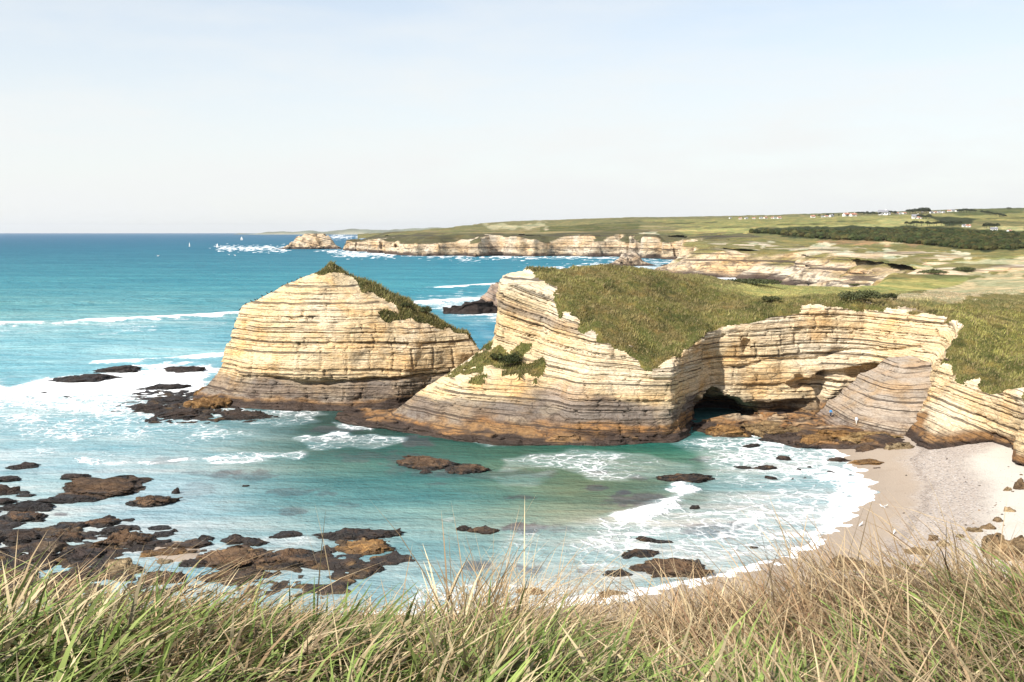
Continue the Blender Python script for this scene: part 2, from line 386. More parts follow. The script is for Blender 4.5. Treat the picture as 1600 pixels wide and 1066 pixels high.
def colour_land(x, y, z, d):
    """Vegetation colours of the open land, patch by patch."""
    px, py = proj(x, y, z); n = len(x)
    c = np.empty((n, 3)); c[:] = (0.245, 0.215, 0.092)
    nz = fbm(x / 60, y / 60, x * 0, 3, 4)
    def put(poly, col, dlo, dhi, feather=.8, jag=1.0, amt=1.0):
        nonlocal c
        ok = (y > dlo) & (y < dhi)
        if not ok.any(): return
        s = sdpoly(px[ok], (py[ok]) * 3, [(a, b * 3) for a, b in poly]) + jag * 3 * fbm(px[ok] / 14, py[ok] / 5, px[ok] * 0, 8, 3)
        wgt = (amt * ss(feather * 2, -feather * 2, s))[:, None]; c[ok] = c[ok] * (1 - wgt) + np.array(col) * wgt
    SAND = (0.58, 0.48, 0.325); PALE = (0.64, 0.58, 0.47); GRN = (0.30, 0.27, 0.115); LG = (0.41, 0.375, 0.175); DK = (0.050, 0.058, 0.024); OL = (0.13, 0.128, 0.048)
    c[(y > 1300)] = (0.225, 0.20, 0.098)
    put([(1000,344),(1300,338),(1600,333),(1700,340),(1700,358),(1170,357),(1060,352)], GRN, 2000, 6000)
    put([(1210,352),(1290,346),(1360,342),(1440,342),(1480,352),(1400,357),(1215,358)], LG, 1500, 6000)
    put([(1100,346),(1370,339),(1375,350),(1290,353),(1110,356)], (0.30, 0.275, 0.115), 1600, 6000, jag=1)
    put([(1055,360),(1100,355),(1195,356),(1160,366),(1080,368)], (0.38, 0.345, 0.15), 1200, 4000, jag=1.5)
    put([(1450,338),(1525,341),(1515,350),(1480,353)], DK, 1500, 5000, 1, 1)
    put([(1470,331),(1600,325),(1600,333),(1500,337)], (0.12, 0.13, 0.05), 2500, 6000)
    put([(1528,357),(1600,353),(1600,362),(1545,361)], (0.44, 0.40, 0.22), 1200, 5000, 1, 1)
    put([(1000,340),(1300,334),(1480,329),(1600,326),(1600,320),(1000,330)], (0.115, 0.125, 0.055), 2800, 9000, 1.5, 1)
    put([(1168,357),(1220,355),(1420,353),(1600,362),(1600,390),(1532,393),(1480,387),(1380,378),(1250,373)], DK, 800, 2200, 1, 2)
    put([(840,355),(1000,350),(1000,362),(845,362)], OL, 1500, 4000)
    put([(760,350),(850,350),(850,357),(770,360)], (0.60, 0.52, 0.38), 1800, 5000, 2, 4, 0.7)
    put([(1280,376),(1420,376),(1475,384),(1430,385),(1300,382)], (0.36, 0.24, 0.14), 700, 1600, 1, 3)
    put([(1370,378),(1418,377),(1416,382),(1375,383)], SAND, 700, 1600, 1, 1.5)
    for pl in ([(1240,392),(1290,383),(1340,388),(1330,398),(1290,404),(1240,404)], [(1360,395),(1395,391),(1425,395),(1400,408),(1370,402)], [(1455,392),(1510,395),(1525,404),(1470,404)],
               [(1262,410),(1310,412),(1330,420),(1370,428),(1340,434),(1290,430)], [(1180,383),(1200,378),(1205,386),(1185,392)], [(1330,412),(1420,416),(1415,425),(1370,432),(1335,428)],
               [(1040,376),(1010,352),(1000,360),(1020,378)]):
        put(pl, PALE, 500, 2200, 1.5, 5)
    put([(1290,426),(1380,420),(1460,412),(1600,398),(1600,402),(1480,416),(1400,428),(1300,434)], (0.36, 0.325, 0.14), 300, 800, 1.5, 1.5)
    put([(1430,416),(1520,408),(1600,402),(1600,412),(1530,416),(1450,424)], (0.62, 0.54, 0.38), 260, 800, 1.5, 2)
    put([(1385,465),(1480,446),(1540,432),(1500,428),(1600,424),(1600,458),(1540,462),(1460,478),(1395,480)], SAND, 200, 600, 1.5, 4)
    put([(1210,441),(1290,437),(1280,444),(1220,447)], (0.40, 0.34, 0.19), 200, 600, 1.5, 2)
    put([(1160,443),(1500,436),(1460,452),(1200,456)], (0.34, 0.305, 0.125), 230, 600, 2, 2)
    put([(1090,447),(1180,443),(1290,437),(1515,434),(1500,446),(1390,461),(1290,464),(1150,462)], (.40, .37, .15), 190, 700, 1.5, 1.6)
    put([(1450,424),(1530,417),(1535,422),(1460,430)], (0.07, 0.075, 0.03), 230, 700, 1, 1.5)
    for pl in ([(1000,350.5),(1120,347),(1120,348),(1000,351.8)], [(1290,346.5),(1375,344),(1375,345),(1290,347.6)], [(1100,356),(1172,354.5),(1172,355.6),(1100,357)], [(880,353),(1000,346),(1000,347.2),(880,354)], [(1480,343),(1600,340),(1600,341.2),(1480,344)],
               [(1060,367),(1160,366),(1160,367.4),(1060,368.4)], [(1215,351),(1290,349.5),(1290,350.4),(1215,352)]): put(pl, (.075, .08, .035), 900, 6000, .5, .8, .8)
    c *= (1 + 0.20 * nz[:, None]); return np.clip(c, 0.01, 0.9)

# ---- sea: one sheet to the horizon, with real swell
def build_sea():
    rows = np.concatenate([np.arange(1010, 470, -1.6), np.arange(470, 400, -0.7), np.arange(400, 367, -0.5), np.arange(367, 363.6, -0.3)])
    cols = np.arange(-420, 2020, 3.4)
    PX, PY = np.meshgrid(cols, rows); X, Y = P(PX, PY, 0.0)
    kk = np.minimum(1, 38000 / Y); X = X * kk; Y = Y * kk; px, py = PX, PY
    Z = np.zeros_like(X)
    # swell: crests roughly along X, gentler towards the shore and the horizon
    for k, (lam, amp, dx, sd) in enumerate(((62, .55, .16, 1), (37, .28, -.10, 2), (21, .14, .3, 3), (11.5, .07, .05, 4), (6.3, .04, -.35, 5))):
        ph = (Y + dx * X) / lam * 2 * math.pi + 3.5 * fbm(X / (lam * 4), Y / (lam * 3), X * 0, sd, 2)
        Z += amp * np.sin(ph) * (0.45 + 0.55 * vnoise(X / (lam * 3.5), Y / (lam * 1.5), X * 0, sd + 9)) * ss(lam * 60, lam * 22, Y)
    open_ = np.clip(ss(205, 330, Y + 0.5 * np.minimum(0, -X - 40)), 0, 1)
    Z *= 0.12 + 0.88 * open_
    foam = np.zeros_like(X)
    # breakers: a raised crest line with its foam (pixel polyline, height, width in m, foam)
    def breaker(pl, h, wd, fo):
        nonlocal Z, foam
        w_ = [P(*q) for q in pl]; d = sdline(X, Y, w_); Z += h * np.exp(-(d / wd) ** 2)
        if fo: foam = np.maximum(foam, fo * ss(wd * 2.2, wd * .3, d + wd * .9 * fbm(X / 9, Y / 4, X * 0, 77, 3)))
    breaker([(110, 476), (150, 473), (240, 469), (330, 471)], 1.5, 6, 0)
    breaker([(-300, 474), (0, 472), (70, 472)], 1.3, 6, 0)
    breaker([(600, 458), (640, 456), (690, 454), (720, 455)], 1.6, 6, 0)
    breaker([(-300, 512), (-100, 508), (60, 506)], 1.0, 6, 1.1)
    breaker([(140, 502), (240, 497), (370, 491)], 1.2, 6, 1.3)
    breaker([(640, 474), (700, 470), (790, 466)], .8, 7, 1.1)
    breaker([(690, 449), (740, 446), (830, 441)], .8, 6, 1.1)
    breaker([(170, 567), (260, 560), (345, 553)], .5, 4, .9)
    breaker([(985, 808), (1040, 792), (1072, 772), (1068, 758)], .4, 1.9, .86)
    def area(pl, st, ft):
        nonlocal foam
        y0, y1 = min(q[1] for q in pl) - ft, max(q[1] for q in pl) + ft
        r = np.where((rows > y0 - 30) & (rows < y1 + 30))[0]
        if not len(r): return
        a, b = r[0], r[-1] + 1
        s = sdpoly(PX[a:b], PY[a:b] * 2.6, [(q[0], q[1] * 2.6) for q in pl])
        s = s + 16 * fbm(X[a:b] / 7, Y[a:b] / 9, X[a:b] * 0, 31, 3)
        foam[a:b] = np.maximum(foam[a:b], st * ss(ft * 1.3, -ft * 1.3, s))
    area([(-420, 600), (0, 597), (100, 585), (200, 572), (345, 566), (335, 600), (300, 640), (200, 620), (0, 625), (-420, 640)], .90, 15)
    area([(-420, 615), (0, 600), (320, 590), (330, 665), (200, 655), (0, 640)], .70, 20)
    area([(-420, 640), (0, 610), (320, 620), (400, 690), (350, 730), (0, 715), (-420, 730)], .54, 25)
    area([(-420, 690), (0, 686), (120, 700), (60, 722), (-420, 726)], .60, 10)
    area([(0, 640), (120, 655), (130, 690), (20, 690)], .62, 10)
    area([(120, 718), (250, 716), (380, 706), (470, 704), (470, 714), (360, 722), (150, 732)], .70, 6)
    area([(320, 650), (470, 660), (470, 692), (330, 700)], .42, 18)
    area([(330, 640), (470, 636), (550, 648), (430, 668), (340, 660)], .62, 8)
    area([(450, 682), (530, 677), (630, 684), (590, 700), (480, 700)], .66, 6)
    area([(520, 660), (590, 664), (580, 673), (530, 668)], .7, 4)
    area([(740, 688), (790, 688), (850, 697), (760, 700)], .6, 4)
    area([(-420, 488), (0, 488), (365, 480), (345, 570), (0, 600), (-420, 600)], .30, 26)
    area([(-420, 508), (0, 505), (120, 503), (370, 492), (360, 512), (150, 520), (0, 524), (-420, 528)], .52, 7)
    area([(600, 474), (700, 462), (800, 456), (790, 500), (740, 494), (680, 484)], .70, 9)
    area([(640, 470), (770, 470), (775, 535), (740, 520)], .42, 16)
    area([(820, 418), (960, 414), (965, 417), (830, 424)], .8, 3)
    area([(925, 412), (1065, 408), (1100, 412), (1060, 436), (985, 424)], .66, 4)
    area([(1040, 436), (1180, 430), (1190, 444), (1060, 444)], 1.0, 3)
    area([(340, 386), (440, 387), (440, 390.5), (350, 390.5)], 1.1, 1.6)
    area([(500, 391), (620, 394), (620, 401), (545, 400)], .9, 2)
    area([(620, 398.5), (960, 400), (1090, 403), (1090, 406), (960, 404.5), (700, 404)], .75, 1.4)
    area([(700, 404), (745, 404), (745, 407), (705, 407)], .7, 1.4)
    area([(520, 366), (600, 370), (570, 374), (520, 373)], .7, 1.5)
    area([(760, 712), (900, 700), (1000, 706), (1090, 722), (1080, 740), (1000, 752), (930, 745), (870, 730), (780, 738)], .55, 9)
    area([(820, 706), (960, 708), (1000, 716), (890, 716)], .66, 5)
    area([(770, 745), (870, 735), (830, 765), (775, 770)], .48, 8)
    area([(715, 772), (775, 768), (770, 780), (720, 784)], .5, 5)
    area([(630, 808), (720, 806), (700, 816), (640, 816)], .55, 4)
    area([(1050, 690), (1180, 678), (1290, 696), (1360, 745), (1350, 790), (1260, 866), (1130, 905), (900, 905), (860, 860), (990, 800), (1100, 780), (1080, 750), (1100, 730)], .58, 16)
    area([(780, 830), (890, 810), (1000, 800), (1100, 830), (1060, 900), (860, 930), (760, 870)], .50, 16)
    area([(1080, 690), (1180, 680), (1300, 700), (1350, 750), (1200, 745), (1130, 715)], .66, 12)
    area([(1180, 750), (1360, 745), (1350, 800), (1260, 866), (1190, 860), (1130, 800)], .61, 18)
    area([(1240, 740), (1350, 735), (1358, 762), (1340, 800), (1260, 864), (1230, 850), (1290, 790), (1290, 760)], .80, 14)
    area([(620, 900), (900, 905), (1130, 905), (1230, 880), (1230, 930), (960, 960), (640, 960)], .62, 16)
    area([(360, 832), (480, 838), (530, 850), (420, 856)], .5, 8)
    shore = sdline(X, Y, WATERLINE); foam = np.maximum(foam, 1.25 * ss(2.6, .6, shore + .8 * fbm(X / 3, Y / 3, X * 0, 12, 3)))
    foam = np.clip(foam + .10 * fbm(X / 14, Y / 14, X * 0, 41, 3) * (foam > .05), 0, 1.3)
    Z += 0.10 * np.clip(foam, 0, 1) * fbm(X / 1.6, Y / 1.6, X * 0, 44, 2) * ss(700, 300, Y)
    # colour of the water: open blue, turquoise over sand, bottle green over rock
    cp = [(0,366,.018,.115,.25),(600,366,.018,.115,.25),(1200,366,.02,.12,.25),(0,380,.018,.13,.235),(500,385,.018,.15,.25),(0,405,.016,.17,.27),(400,410,.018,.19,.29),(700,420,.016,.22,.33),(900,408,.014,.20,.31),
          (0,440,.03,.24,.33),(300,450,.035,.25,.34),(600,450,.03,.27,.36),(0,480,.09,.31,.37),(300,480,.09,.31,.38),(0,520,.18,.42,.48),(300,530,.19,.43,.49),(760,520,.05,.26,.38),(0,570,.16,.41,.47),(300,570,.20,.44,.49),
          (0,640,.22,.44,.48),(250,650,.24,.45,.48),(100,690,.21,.43,.47),(400,690,.17,.30,.28),(100,745,.46,.60,.64),(300,760,.36,.52,.56),(300,800,.34,.50,.54),(480,720,.075,.20,.175),(450,780,.14,.33,.33),(480,650,.030,.075,.060),  # pale points of the calm left pool hold painted sky reflection
          (600,700,.030,.13,.105),(700,750,.065,.22,.19),(620,660,.03,.08,.065),(900,700,.022,.15,.105),(1050,700,.015,.16,.11),(820,690,.04,.13,.085),(560,680,.045,.10,.075),(640,800,.13,.33,.33),(880,770,.17,.22,.125),(800,760,.13,.25,.18),(860,800,.20,.29,.20),(940,790,.19,.24,.15),
          (1000,770,.17,.22,.14),(700,860,.25,.42,.42),(1100,710,.06,.22,.16),(1150,820,.36,.44,.42),(1250,780,.42,.50,.49),(1000,850,.36,.46,.43),(900,900,.38,.48,.46),(1200,730,.33,.44,.41),(500,850,.27,.42,.44),(60,780,.48,.60,.64)]
    k = RBF([(a / 260, (b if b > 470 else 470 - (470 - b) * 2.5) / 90) for a, b, *_ in cp], [q[2:] for q in cp], .05)
    yy = np.where(PY > 470, PY, 470 - (470 - PY) * 2.5)
    col = np.clip(k(np.clip(PX, -60, 1400) / 260, yy / 90), .006, .6); lum = col.mean(-1, keepdims=True); col = (lum + (col - lum) * (.93 - .05 * ss(560, 640, PY))[..., None]) * (.93 - .08 * ss(540, 620, PY) - .10 * ss(600, 680, PY))[..., None] * (1 + ss(560, 470, PY)[..., None] * np.array((.10, .03, -.07)))
    # weed and rock lying just under the surface
    for (l, r, a, b, am) in ((775,860,816,834,.8),(830,915,818,836,.5),(1062,1152,816,838,.8),(1112,1155,826,842,.7),(1138,1168,812,826,.75),(952,1038,770,795,.75),(905,955,757,768,.7),(960,990,766,774,.7),(720,765,876,890,.7),(808,850,882,896,.75),
                          (900,935,886,896,.6),(775,835,773,783,.6),(620,680,680,698,.6),(700,870,735,748,.35),(480,560,666,676,.55),(300,400,735,745,.3),(330,430,734,752,.45),(420,520,763,776,.45),(430,480,790,804,.5),(520,600,706,722,.35),(590,700,708,745,.35),
                          (1078,1112,713,722,.55),(980,1010,743,752,.6),(920,950,735,744,.6),(235,290,716,726,.4),(86,106,801,806,.7),(270,330,752,778,.25),(470,545,680,690,.4),(660,700,754,758,.4),(525,560,785,795,.3)):
        e = ((PX - (l + r) / 2) / ((r - l) / 2)) ** 2 + ((PY - (a + b) / 2) / ((b - a) / 2)) ** 2 + .9 * fbm(X / 2.2, Y / 2.6, X * 0, 91, 3)
        wgt = (am * ss(1.25, .55, e))[..., None]; col = col * (1 - wgt) + np.array((.085, .075, .085)) * wgt
    V = np.stack([X, Y, Z], -1).reshape(-1, 3)
    me = mesh_obj('sea', V, grid_faces(len(rows), len(cols)), M_SEA, attrs={'foam': foam.ravel(), 'Col': col.reshape(-1, 3)})
    tag(me, kind='structure')
def sea_material():
    m, nt, b = new_mat('sea_water'); g = N(nt); p = g.pos(); q = g.sep(p); fo = g.attr('foam'); col = g.attr('Col', 'Color')
    wv = g.node('TexNoise'); nt.links.new(g.mul(p, (.25, .25, .25)), wv.inputs['Vector']); wv.inputs['Scale'].default_value = 1.0; wv.inputs['Detail'].default_value = 3
    wp = g.vadd(p, g.mul(wv.outputs['Color'], (5, 5, 0)))
    wp2 = g.vadd(p, g.mul(wv.outputs['Color'], (2.5, 2.5, 0)))
    e1 = g.math('MULTIPLY', g.vor(g.mul(wp, (1, 1, 0)), .36, 'DISTANCE_TO_EDGE'), 2.0)
    e2 = g.math('MULTIPLY', g.vor(g.mul(wp2, (1, 1, 0)), 1.05, 'DISTANCE_TO_EDGE'), 2.0)
    nf = g.noise(g.mul(p, (1, 1, 0)), .55, 6, .7); big = g.noise(g.mul(p, (1, 1, 0)), .11, 4, .6)
    lace = g.math('ADD', g.math('MULTIPLY', g.math('MINIMUM', e1, g.math('ADD', e2, .12)), .95), g.math('MULTIPLY', nf, .75))
    lace = g.math('ADD', lace, g.math('MULTIPLY', big, .55))
    thr = g.math('SUBTRACT', g.math('MULTIPLY', fo, 1.42), g.math('ADD', lace, .02))
    white = g.math('MULTIPLY', g.ramp(thr, -.05, .38), g.ramp(fo, .05, .2))
    haze_ = g.math('MULTIPLY', g.ramp(fo, .15, 1.0), .40)          # bubbles under the surface
    c = g.mix(haze_, col, (.62, .70, .71))
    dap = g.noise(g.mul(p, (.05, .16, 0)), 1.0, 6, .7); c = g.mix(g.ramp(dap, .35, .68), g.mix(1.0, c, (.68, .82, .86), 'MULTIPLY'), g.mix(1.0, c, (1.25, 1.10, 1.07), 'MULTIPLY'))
    swell_tone = g.noise(g.mul(p, (.006, .028, 0)), 1.0, 5, .65); c = g.mix(g.ramp(swell_tone, .38, .66), g.mix(1.0, c, (.74, .88, .92), 'MULTIPLY'), g.mix(1.0, c, (1.3, 1.12, 1.06), 'MULTIPLY'))  # both noises put light and dark wave faces into the water colour
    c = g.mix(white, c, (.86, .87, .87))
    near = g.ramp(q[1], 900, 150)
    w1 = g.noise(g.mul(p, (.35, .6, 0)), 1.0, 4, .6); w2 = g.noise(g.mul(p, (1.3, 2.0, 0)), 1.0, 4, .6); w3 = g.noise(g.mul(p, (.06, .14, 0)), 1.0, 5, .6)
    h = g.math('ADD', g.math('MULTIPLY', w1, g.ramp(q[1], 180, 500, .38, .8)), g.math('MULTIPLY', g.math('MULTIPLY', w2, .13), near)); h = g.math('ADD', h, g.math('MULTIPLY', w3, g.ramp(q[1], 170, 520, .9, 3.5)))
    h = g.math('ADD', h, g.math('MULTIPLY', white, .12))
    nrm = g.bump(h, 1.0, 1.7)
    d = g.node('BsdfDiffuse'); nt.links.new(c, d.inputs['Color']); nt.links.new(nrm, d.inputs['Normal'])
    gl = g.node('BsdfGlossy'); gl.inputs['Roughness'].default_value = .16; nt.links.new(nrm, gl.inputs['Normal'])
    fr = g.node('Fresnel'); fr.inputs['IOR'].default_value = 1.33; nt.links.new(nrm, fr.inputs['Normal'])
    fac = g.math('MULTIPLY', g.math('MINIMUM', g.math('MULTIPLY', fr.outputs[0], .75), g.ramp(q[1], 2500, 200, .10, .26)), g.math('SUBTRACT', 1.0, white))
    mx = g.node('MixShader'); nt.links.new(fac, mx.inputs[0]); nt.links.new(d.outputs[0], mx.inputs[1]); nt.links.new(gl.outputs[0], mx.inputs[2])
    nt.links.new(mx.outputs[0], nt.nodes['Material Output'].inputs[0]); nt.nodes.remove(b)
    return m
M_SEA = sea_material()
WATERLINE = [(-30, 97), (-12, 100), (3.5, 104), (11.3, 105.7), (24, 112), P(1250, 870), P(1300, 835), P(1340, 790), P(1355, 760), P(1345, 735), P(1310, 705), P(1290, 697), (54, 190), (46, 196)]
build_sea()

# ---- beach
def build_beach():
    xs = np.arange(-60, 112, .7); ys = np.arange(90, 200, .7); X, Y = np.meshgrid(xs, ys)
    poly = WATERLINE + [(46, 230), (140, 230), (140, 60), (-30, 60)]
    d = -sdpoly(X, Y, poly); n = fbm(X / 9, Y / 9, X * 0, 5, 3)
    e = d + 0.9 * n
    Z = np.where(d > 0, .055 * d + .9 * ss(2, 16, d) , .06 * d) + .05 * n * ss(0, 4, d) - .02
    px, py = proj(X, Y, Z); pool = np.maximum(np.exp(-(((px - 272) / 42) ** 2 + ((py - 882) / 15) ** 2) ** 2), 0)
    Z = np.maximum(Z, .42 * pool - .2 + .1 * n * pool)
    me = mesh_obj('beach', np.stack([X, Y, Z], -1).reshape(-1, 3), grid_faces(len(ys), len(xs), Z > -1.3), M_BEACH, attrs={'inland': e.ravel() * (1 - .55 * ss(160, 184, Y).ravel()) + 30 * pool.ravel()})
    tag(me, kind='structure')
def beach_material():
    m, nt, b = new_mat('beach_sand'); g = N(nt); p = g.pos(); e = g.attr('inland')
    n1 = g.noise(p, .35, 4); n2 = g.noise(p, 6, 4, .7)
    peb = g.vor(p, 2.6, 'F1', 'Color'); pd = g.vor(p, 2.6, 'F1'); e2 = g.math('ADD', e, g.math('MULTIPLY', g.math('SUBTRACT', n1, .5), 4))
    wet = (.36, .29, .225); dry = (.55, .505, .44); pv = g.math('MULTIPLY', g.sep(peb)[0], 1.0)
    pebc = g.mix(g.ramp(pv, .15, .95), (.16, .145, .135), (.56, .51, .47)); pebc = g.mix(g.ramp(pd, .25, .5), pebc, (.40, .34, .29))
    c = g.mix(g.ramp(e2, 5.5, 9.0), wet, pebc)
    c = g.mix(g.ramp(g.math('ADD', e2, g.math('MULTIPLY', n2, 4)), 17.0, 22.0), c, dry)
    c = g.mix(g.math('MULTIPLY', g.ramp(n1, .5, .75), .35), c, g.mix(1.0, c, (.84, .80, .76), 'MULTIPLY'))
    c = g.mix(g.math('MULTIPLY', g.math('MULTIPLY', g.ramp(e2, 7.5, 8.6), g.ramp(e2, 10.2, 8.8)), g.math('MULTIPLY', g.ramp(n2, .42, .62), .7)), c, (.11, .075, .05))
    spk = g.vor(p, .9, 'F1'); c = g.mix(g.math('MULTIPLY', g.ramp(spk, .10, .06), g.ramp(e2, 6, 10)), c, (.10, .08, .07))
    c = g.mix(g.ramp(n2, .25, .6), g.mix(1.0, c, (.86, .85, .84), 'MULTIPLY'), c)
    nt.links.new(c, b.inputs['Base Color']); nt.links.new(g.ramp(e, 1, 5, .35, .95), b.inputs['Roughness']); b.inputs['Specular IOR Level'].default_value = .25
    nt.links.new(g.bump(g.math('ADD', g.math('MULTIPLY', pd, -.6), n2), .6, .15), b.inputs['Normal']); return m
M_BEACH = beach_material(); build_beach()

# ---- the slope the photographer stands on
def hill_z(x, y):
    yy = y - .55 * np.maximum(0, x - 70) - .35 * np.maximum(0, -x - 60)
    z = np.interp(yy, [-60, -8, 0, 1.2, 3.0, 4.4, 7, 14, 60, 95, 108], [44, 39.66, 38.93, 38.79, 38.44, 37.98, 36.6, 33.1, 15.5, 1.2, -1.6])
    near = ss(30, 8, y)
    z = z + near * ss(1.0, 3.0, y) * np.interp(x, (np.array([-400, 0, 200, 400, 600, 700, 800, 900, 1000, 1100, 1200, 1300, 1400, 1500, 1600, 2000]) - 800) / 438., np.array([10, 10, 25, 50, 65, 65, 38, 8, 25, 62, 62, 36, 18, 4, -8, -8]) * .0016)
    # the brow: a little higher on both sides than in the middle
    z = z + near * (.09 * np.cos((x - .35) * 1.7 + math.pi) * ss(1, 3, y) + .07 * ss(.7, 1.5, x) * ss(1.5, 3, y) + .06 * fbm(x / .9, y / .9, x * 0, 61, 3))
    return z + (1 - near) * 1.6 * fbm(x / 16, y / 12, x * 0, 62, 4) * ss(110, 80, y)
def build_hillside():
    ys = np.concatenate([np.arange(-60, -4, 4), np.arange(-4, 12, .15), np.arange(12, 112, 1.0)])
    xs = np.concatenate([np.arange(-140, -9, 2.0), np.arange(-9, 9, .15), np.arange(9, 170, 2.0)])
    X, Y = np.meshgrid(xs, ys); Z = hill_z(X, Y)
    n = fbm(X / 7, Y / 7, X * 0, 63, 3)[..., None]
    rocky = ss(20, 60, Y)[..., None] * ss(-.1, .3, n)
    col = np.array((.075, .070, .032)) * (1 - rocky) + np.array((.34, .26, .15)) * rocky
    tag(mesh_obj('hillside', np.stack([X, Y, Z], -1).reshape(-1, 3), grid_faces(len(ys), len(xs)), M_TURF, attrs={'Col': (col + 0 * Z[..., None]).reshape(-1, 3)}), kind='structure')
build_hillside()

# ---- hills: the open land from behind the headland to the skyline
def build_hills():
    d = np.exp(np.arange(math.log(205), math.log(9000), .0075)); cols = np.arange(560, 2100, 2.5)
    PX, Dd = np.meshgrid(cols, d); X = (PX - 800) / F * Dd; Y = Dd
    sdc = sdpoly(X, Y, COAST); Z = T(X, Y)
    Z = Z + (fbm(X / 90, Y / 90, X * 0, 71, 4) * np.clip(Dd / 700, .15, 2.6) + .5 * fbm(X / 12, Y / 12, X * 0, 72, 3)) * 1.0
    wood = [(1168, 357), (1420, 353), (1600, 362), (1600, 390), (1532, 393), (1250, 373)]
    edge = ss(-4, -30 - Dd * .01, sdc)
    Z = np.where(Dd < 420, Z - 26 * (1 - ss(-2, -26, sdc)), Z - .8 * (sdc > -75))
    keep = (sdc < np.where((Dd > 420) & (Dd < 2400), -44, 14)) & ~((X < 146) & (Y < 281))
    Z = Z - .5 * (Y < 293)
    col = colour_land(X.ravel(), Y.ravel(), Z.ravel(), Dd.ravel())
    V, Fc, A = compact(np.stack([X, Y, Z], -1).reshape(-1, 3), grid_faces(len(d), len(cols), keep), {'Col': col})
    tag(mesh_obj('hills', V, Fc, M_HILL, attrs=A), kind='structure')
build_hills()

# ---- the far cliffs, solid rock with gullies, meshed from a distance field
def build_coast():
    st = (4.0, 4.0, 1.6); xs = np.arange(-400, 340, st[0]); ys = np.arange(410, 2420, st[1]); zs = np.arange(-4, 62, st[2])
    X, Y = np.meshgrid(xs, ys, indexing='ij'); sdc = sdpoly(X, Y, COAST); top = T(X, Y)
    lump = fbm(X / 85, Y / 85, X * 0, 88, 3); top = top * (1 - .30 * ss(.0, .6, lump) * ss(1250, 1500, Y) * ss(-42, -16, sdc)) + 2.2 * fbm(X / 45, Y / 45, X * 0, 81, 3)
    mid = ss(1250, 950, Y); tip = ss(1900, 2150, Y)
    w1 = fbm(X / 55, Y / 55, X * 0, 82, 3); w2 = fbm(X / 18, Y / 18, X * 0, 83, 3)
    f = np.empty((len(xs), len(ys), len(zs)), np.float32)
    run = 6 + 5 * np.clip(w1, -.8, 1) + 46 * mid
    for k, z in enumerate(zs):
        t = np.clip(z / np.maximum(top, 6), 0, 1.3)
        ins = run * (.15 * t + .85 * np.clip(t - .12, 0, 2) ** 1.2)
        side = sdc + ins + (16 - 4 * mid) * w1 + 6.5 * w2 + 10 * np.clip(lump, -.4, .8) * (1 - mid) + (1 - mid) * 13 * ss(.14, 0, np.abs(fbm(X / 34 + 5, Y / 34, X * 0, 90, 2))) + mid * 11 * fbm(X / 24, Y / 24, X * 0 + z / 9, 89, 3) + 2.5 * fbm(X / 9, Y / 9, X * 0 + z / 8, 84, 2)
        f[:, :, k] = smax(side, z - top, 2.2)
    V, Q = surface_nets(f, (xs[0], ys[0], zs[0]), st); Nn = vnormals(V, Q)
    x, y, z = V.T; tz = T(x, y); n = fbm(x / 26, y / 26, z / 12, 85, 4)
    grass = ss(.52, .74, smooth_field(V, Q, Nn[:, 2], 2) + .22 * n - .10 * (y < 1200)) * ss(7, 12, z) * (1 - ss(1350, 1200, y) * ss(26, 12, z + 13 * n))
    rock = np.empty((len(V), 3)); rock[:] = (.60, .50, .36)
    rock = rock * (1 - ss(-.1, .6, n)[:, None] * .35) + np.array((.50, .33, .17)) * ss(-.1, .6, n)[:, None] * .35
    pale = ss(-.1, .5, fbm(x / 40, y / 40, z / 40, 86, 3))[:, None]; rock = rock * (1 - .5 * pale) + np.array((.72, .66, .56)) * .5 * pale
    dk = ss(7, 3.0, z + 3 * n)[:, None]; rock = rock * (1 - dk) + np.array((.075, .055, .045)) * dk
    g2 = np.where((y > 1350)[:, None], np.array((.085, .082, .036)), np.array((.17, .16, .058))) * (1 + .35 * n[:, None])
    gl = colour_land(x, y, z, y); inl = (ss(-80, -190, sdpoly(x, y, COAST)) )[:, None]
    g2 = g2 * (1 - inl) + gl * inl
    col = rock * (1 - grass[:, None]) + g2 * grass[:, None]
    tag(mesh_obj('coastal_hills', V, Q, M_COAST, attrs={'Col': np.clip(col, .01, .9), 'strata': z}), kind='structure')
build_coast()

# ---- low hazy land on the horizon, some of the haze put into its colour
def build_distant():
    px = np.arange(300, 1500, 4.0); rows = []
    for d in (17000, 17400, 18000, 19000, 20500):
        prof = np.interp(px, [300, 385, 430, 520, 560, 570, 600, 640, 700, 780, 900, 1500], [-30, -2, 14, 26, 46, 44, 38, 42, 56, 74, 90, 100])
        k = {17000: 0.0, 17400: .72, 18000: 1.0, 19000: .95, 20500: .1}[d] * 1.9
        zz = (prof + 8 + 7 * fbm(px / 22, px * 0, px * 0, 95, 4)) * k - (k < .3) * 6
        rows.append(np.stack([(px - 800) / F * d, np.full_like(px, d), zz], -1))
    V = np.concatenate(rows); n = fbm(V[:, 0] / 300, V[:, 2] / 20, V[:, 0] * 0, 96, 3)[:, None]
    col = np.array((.22, .225, .17)) * (1 + .3 * n); lo = ss(26, 8, V[:, 2])[:, None] * ss(-.2, .3, n); col = col * (1 - lo) + np.array((.55, .50, .42)) * lo
    tag(mesh_obj('distant_hills', V, grid_faces(5, len(px)), M_HILL, attrs={'Col': col}), kind='structure')
build_distant()
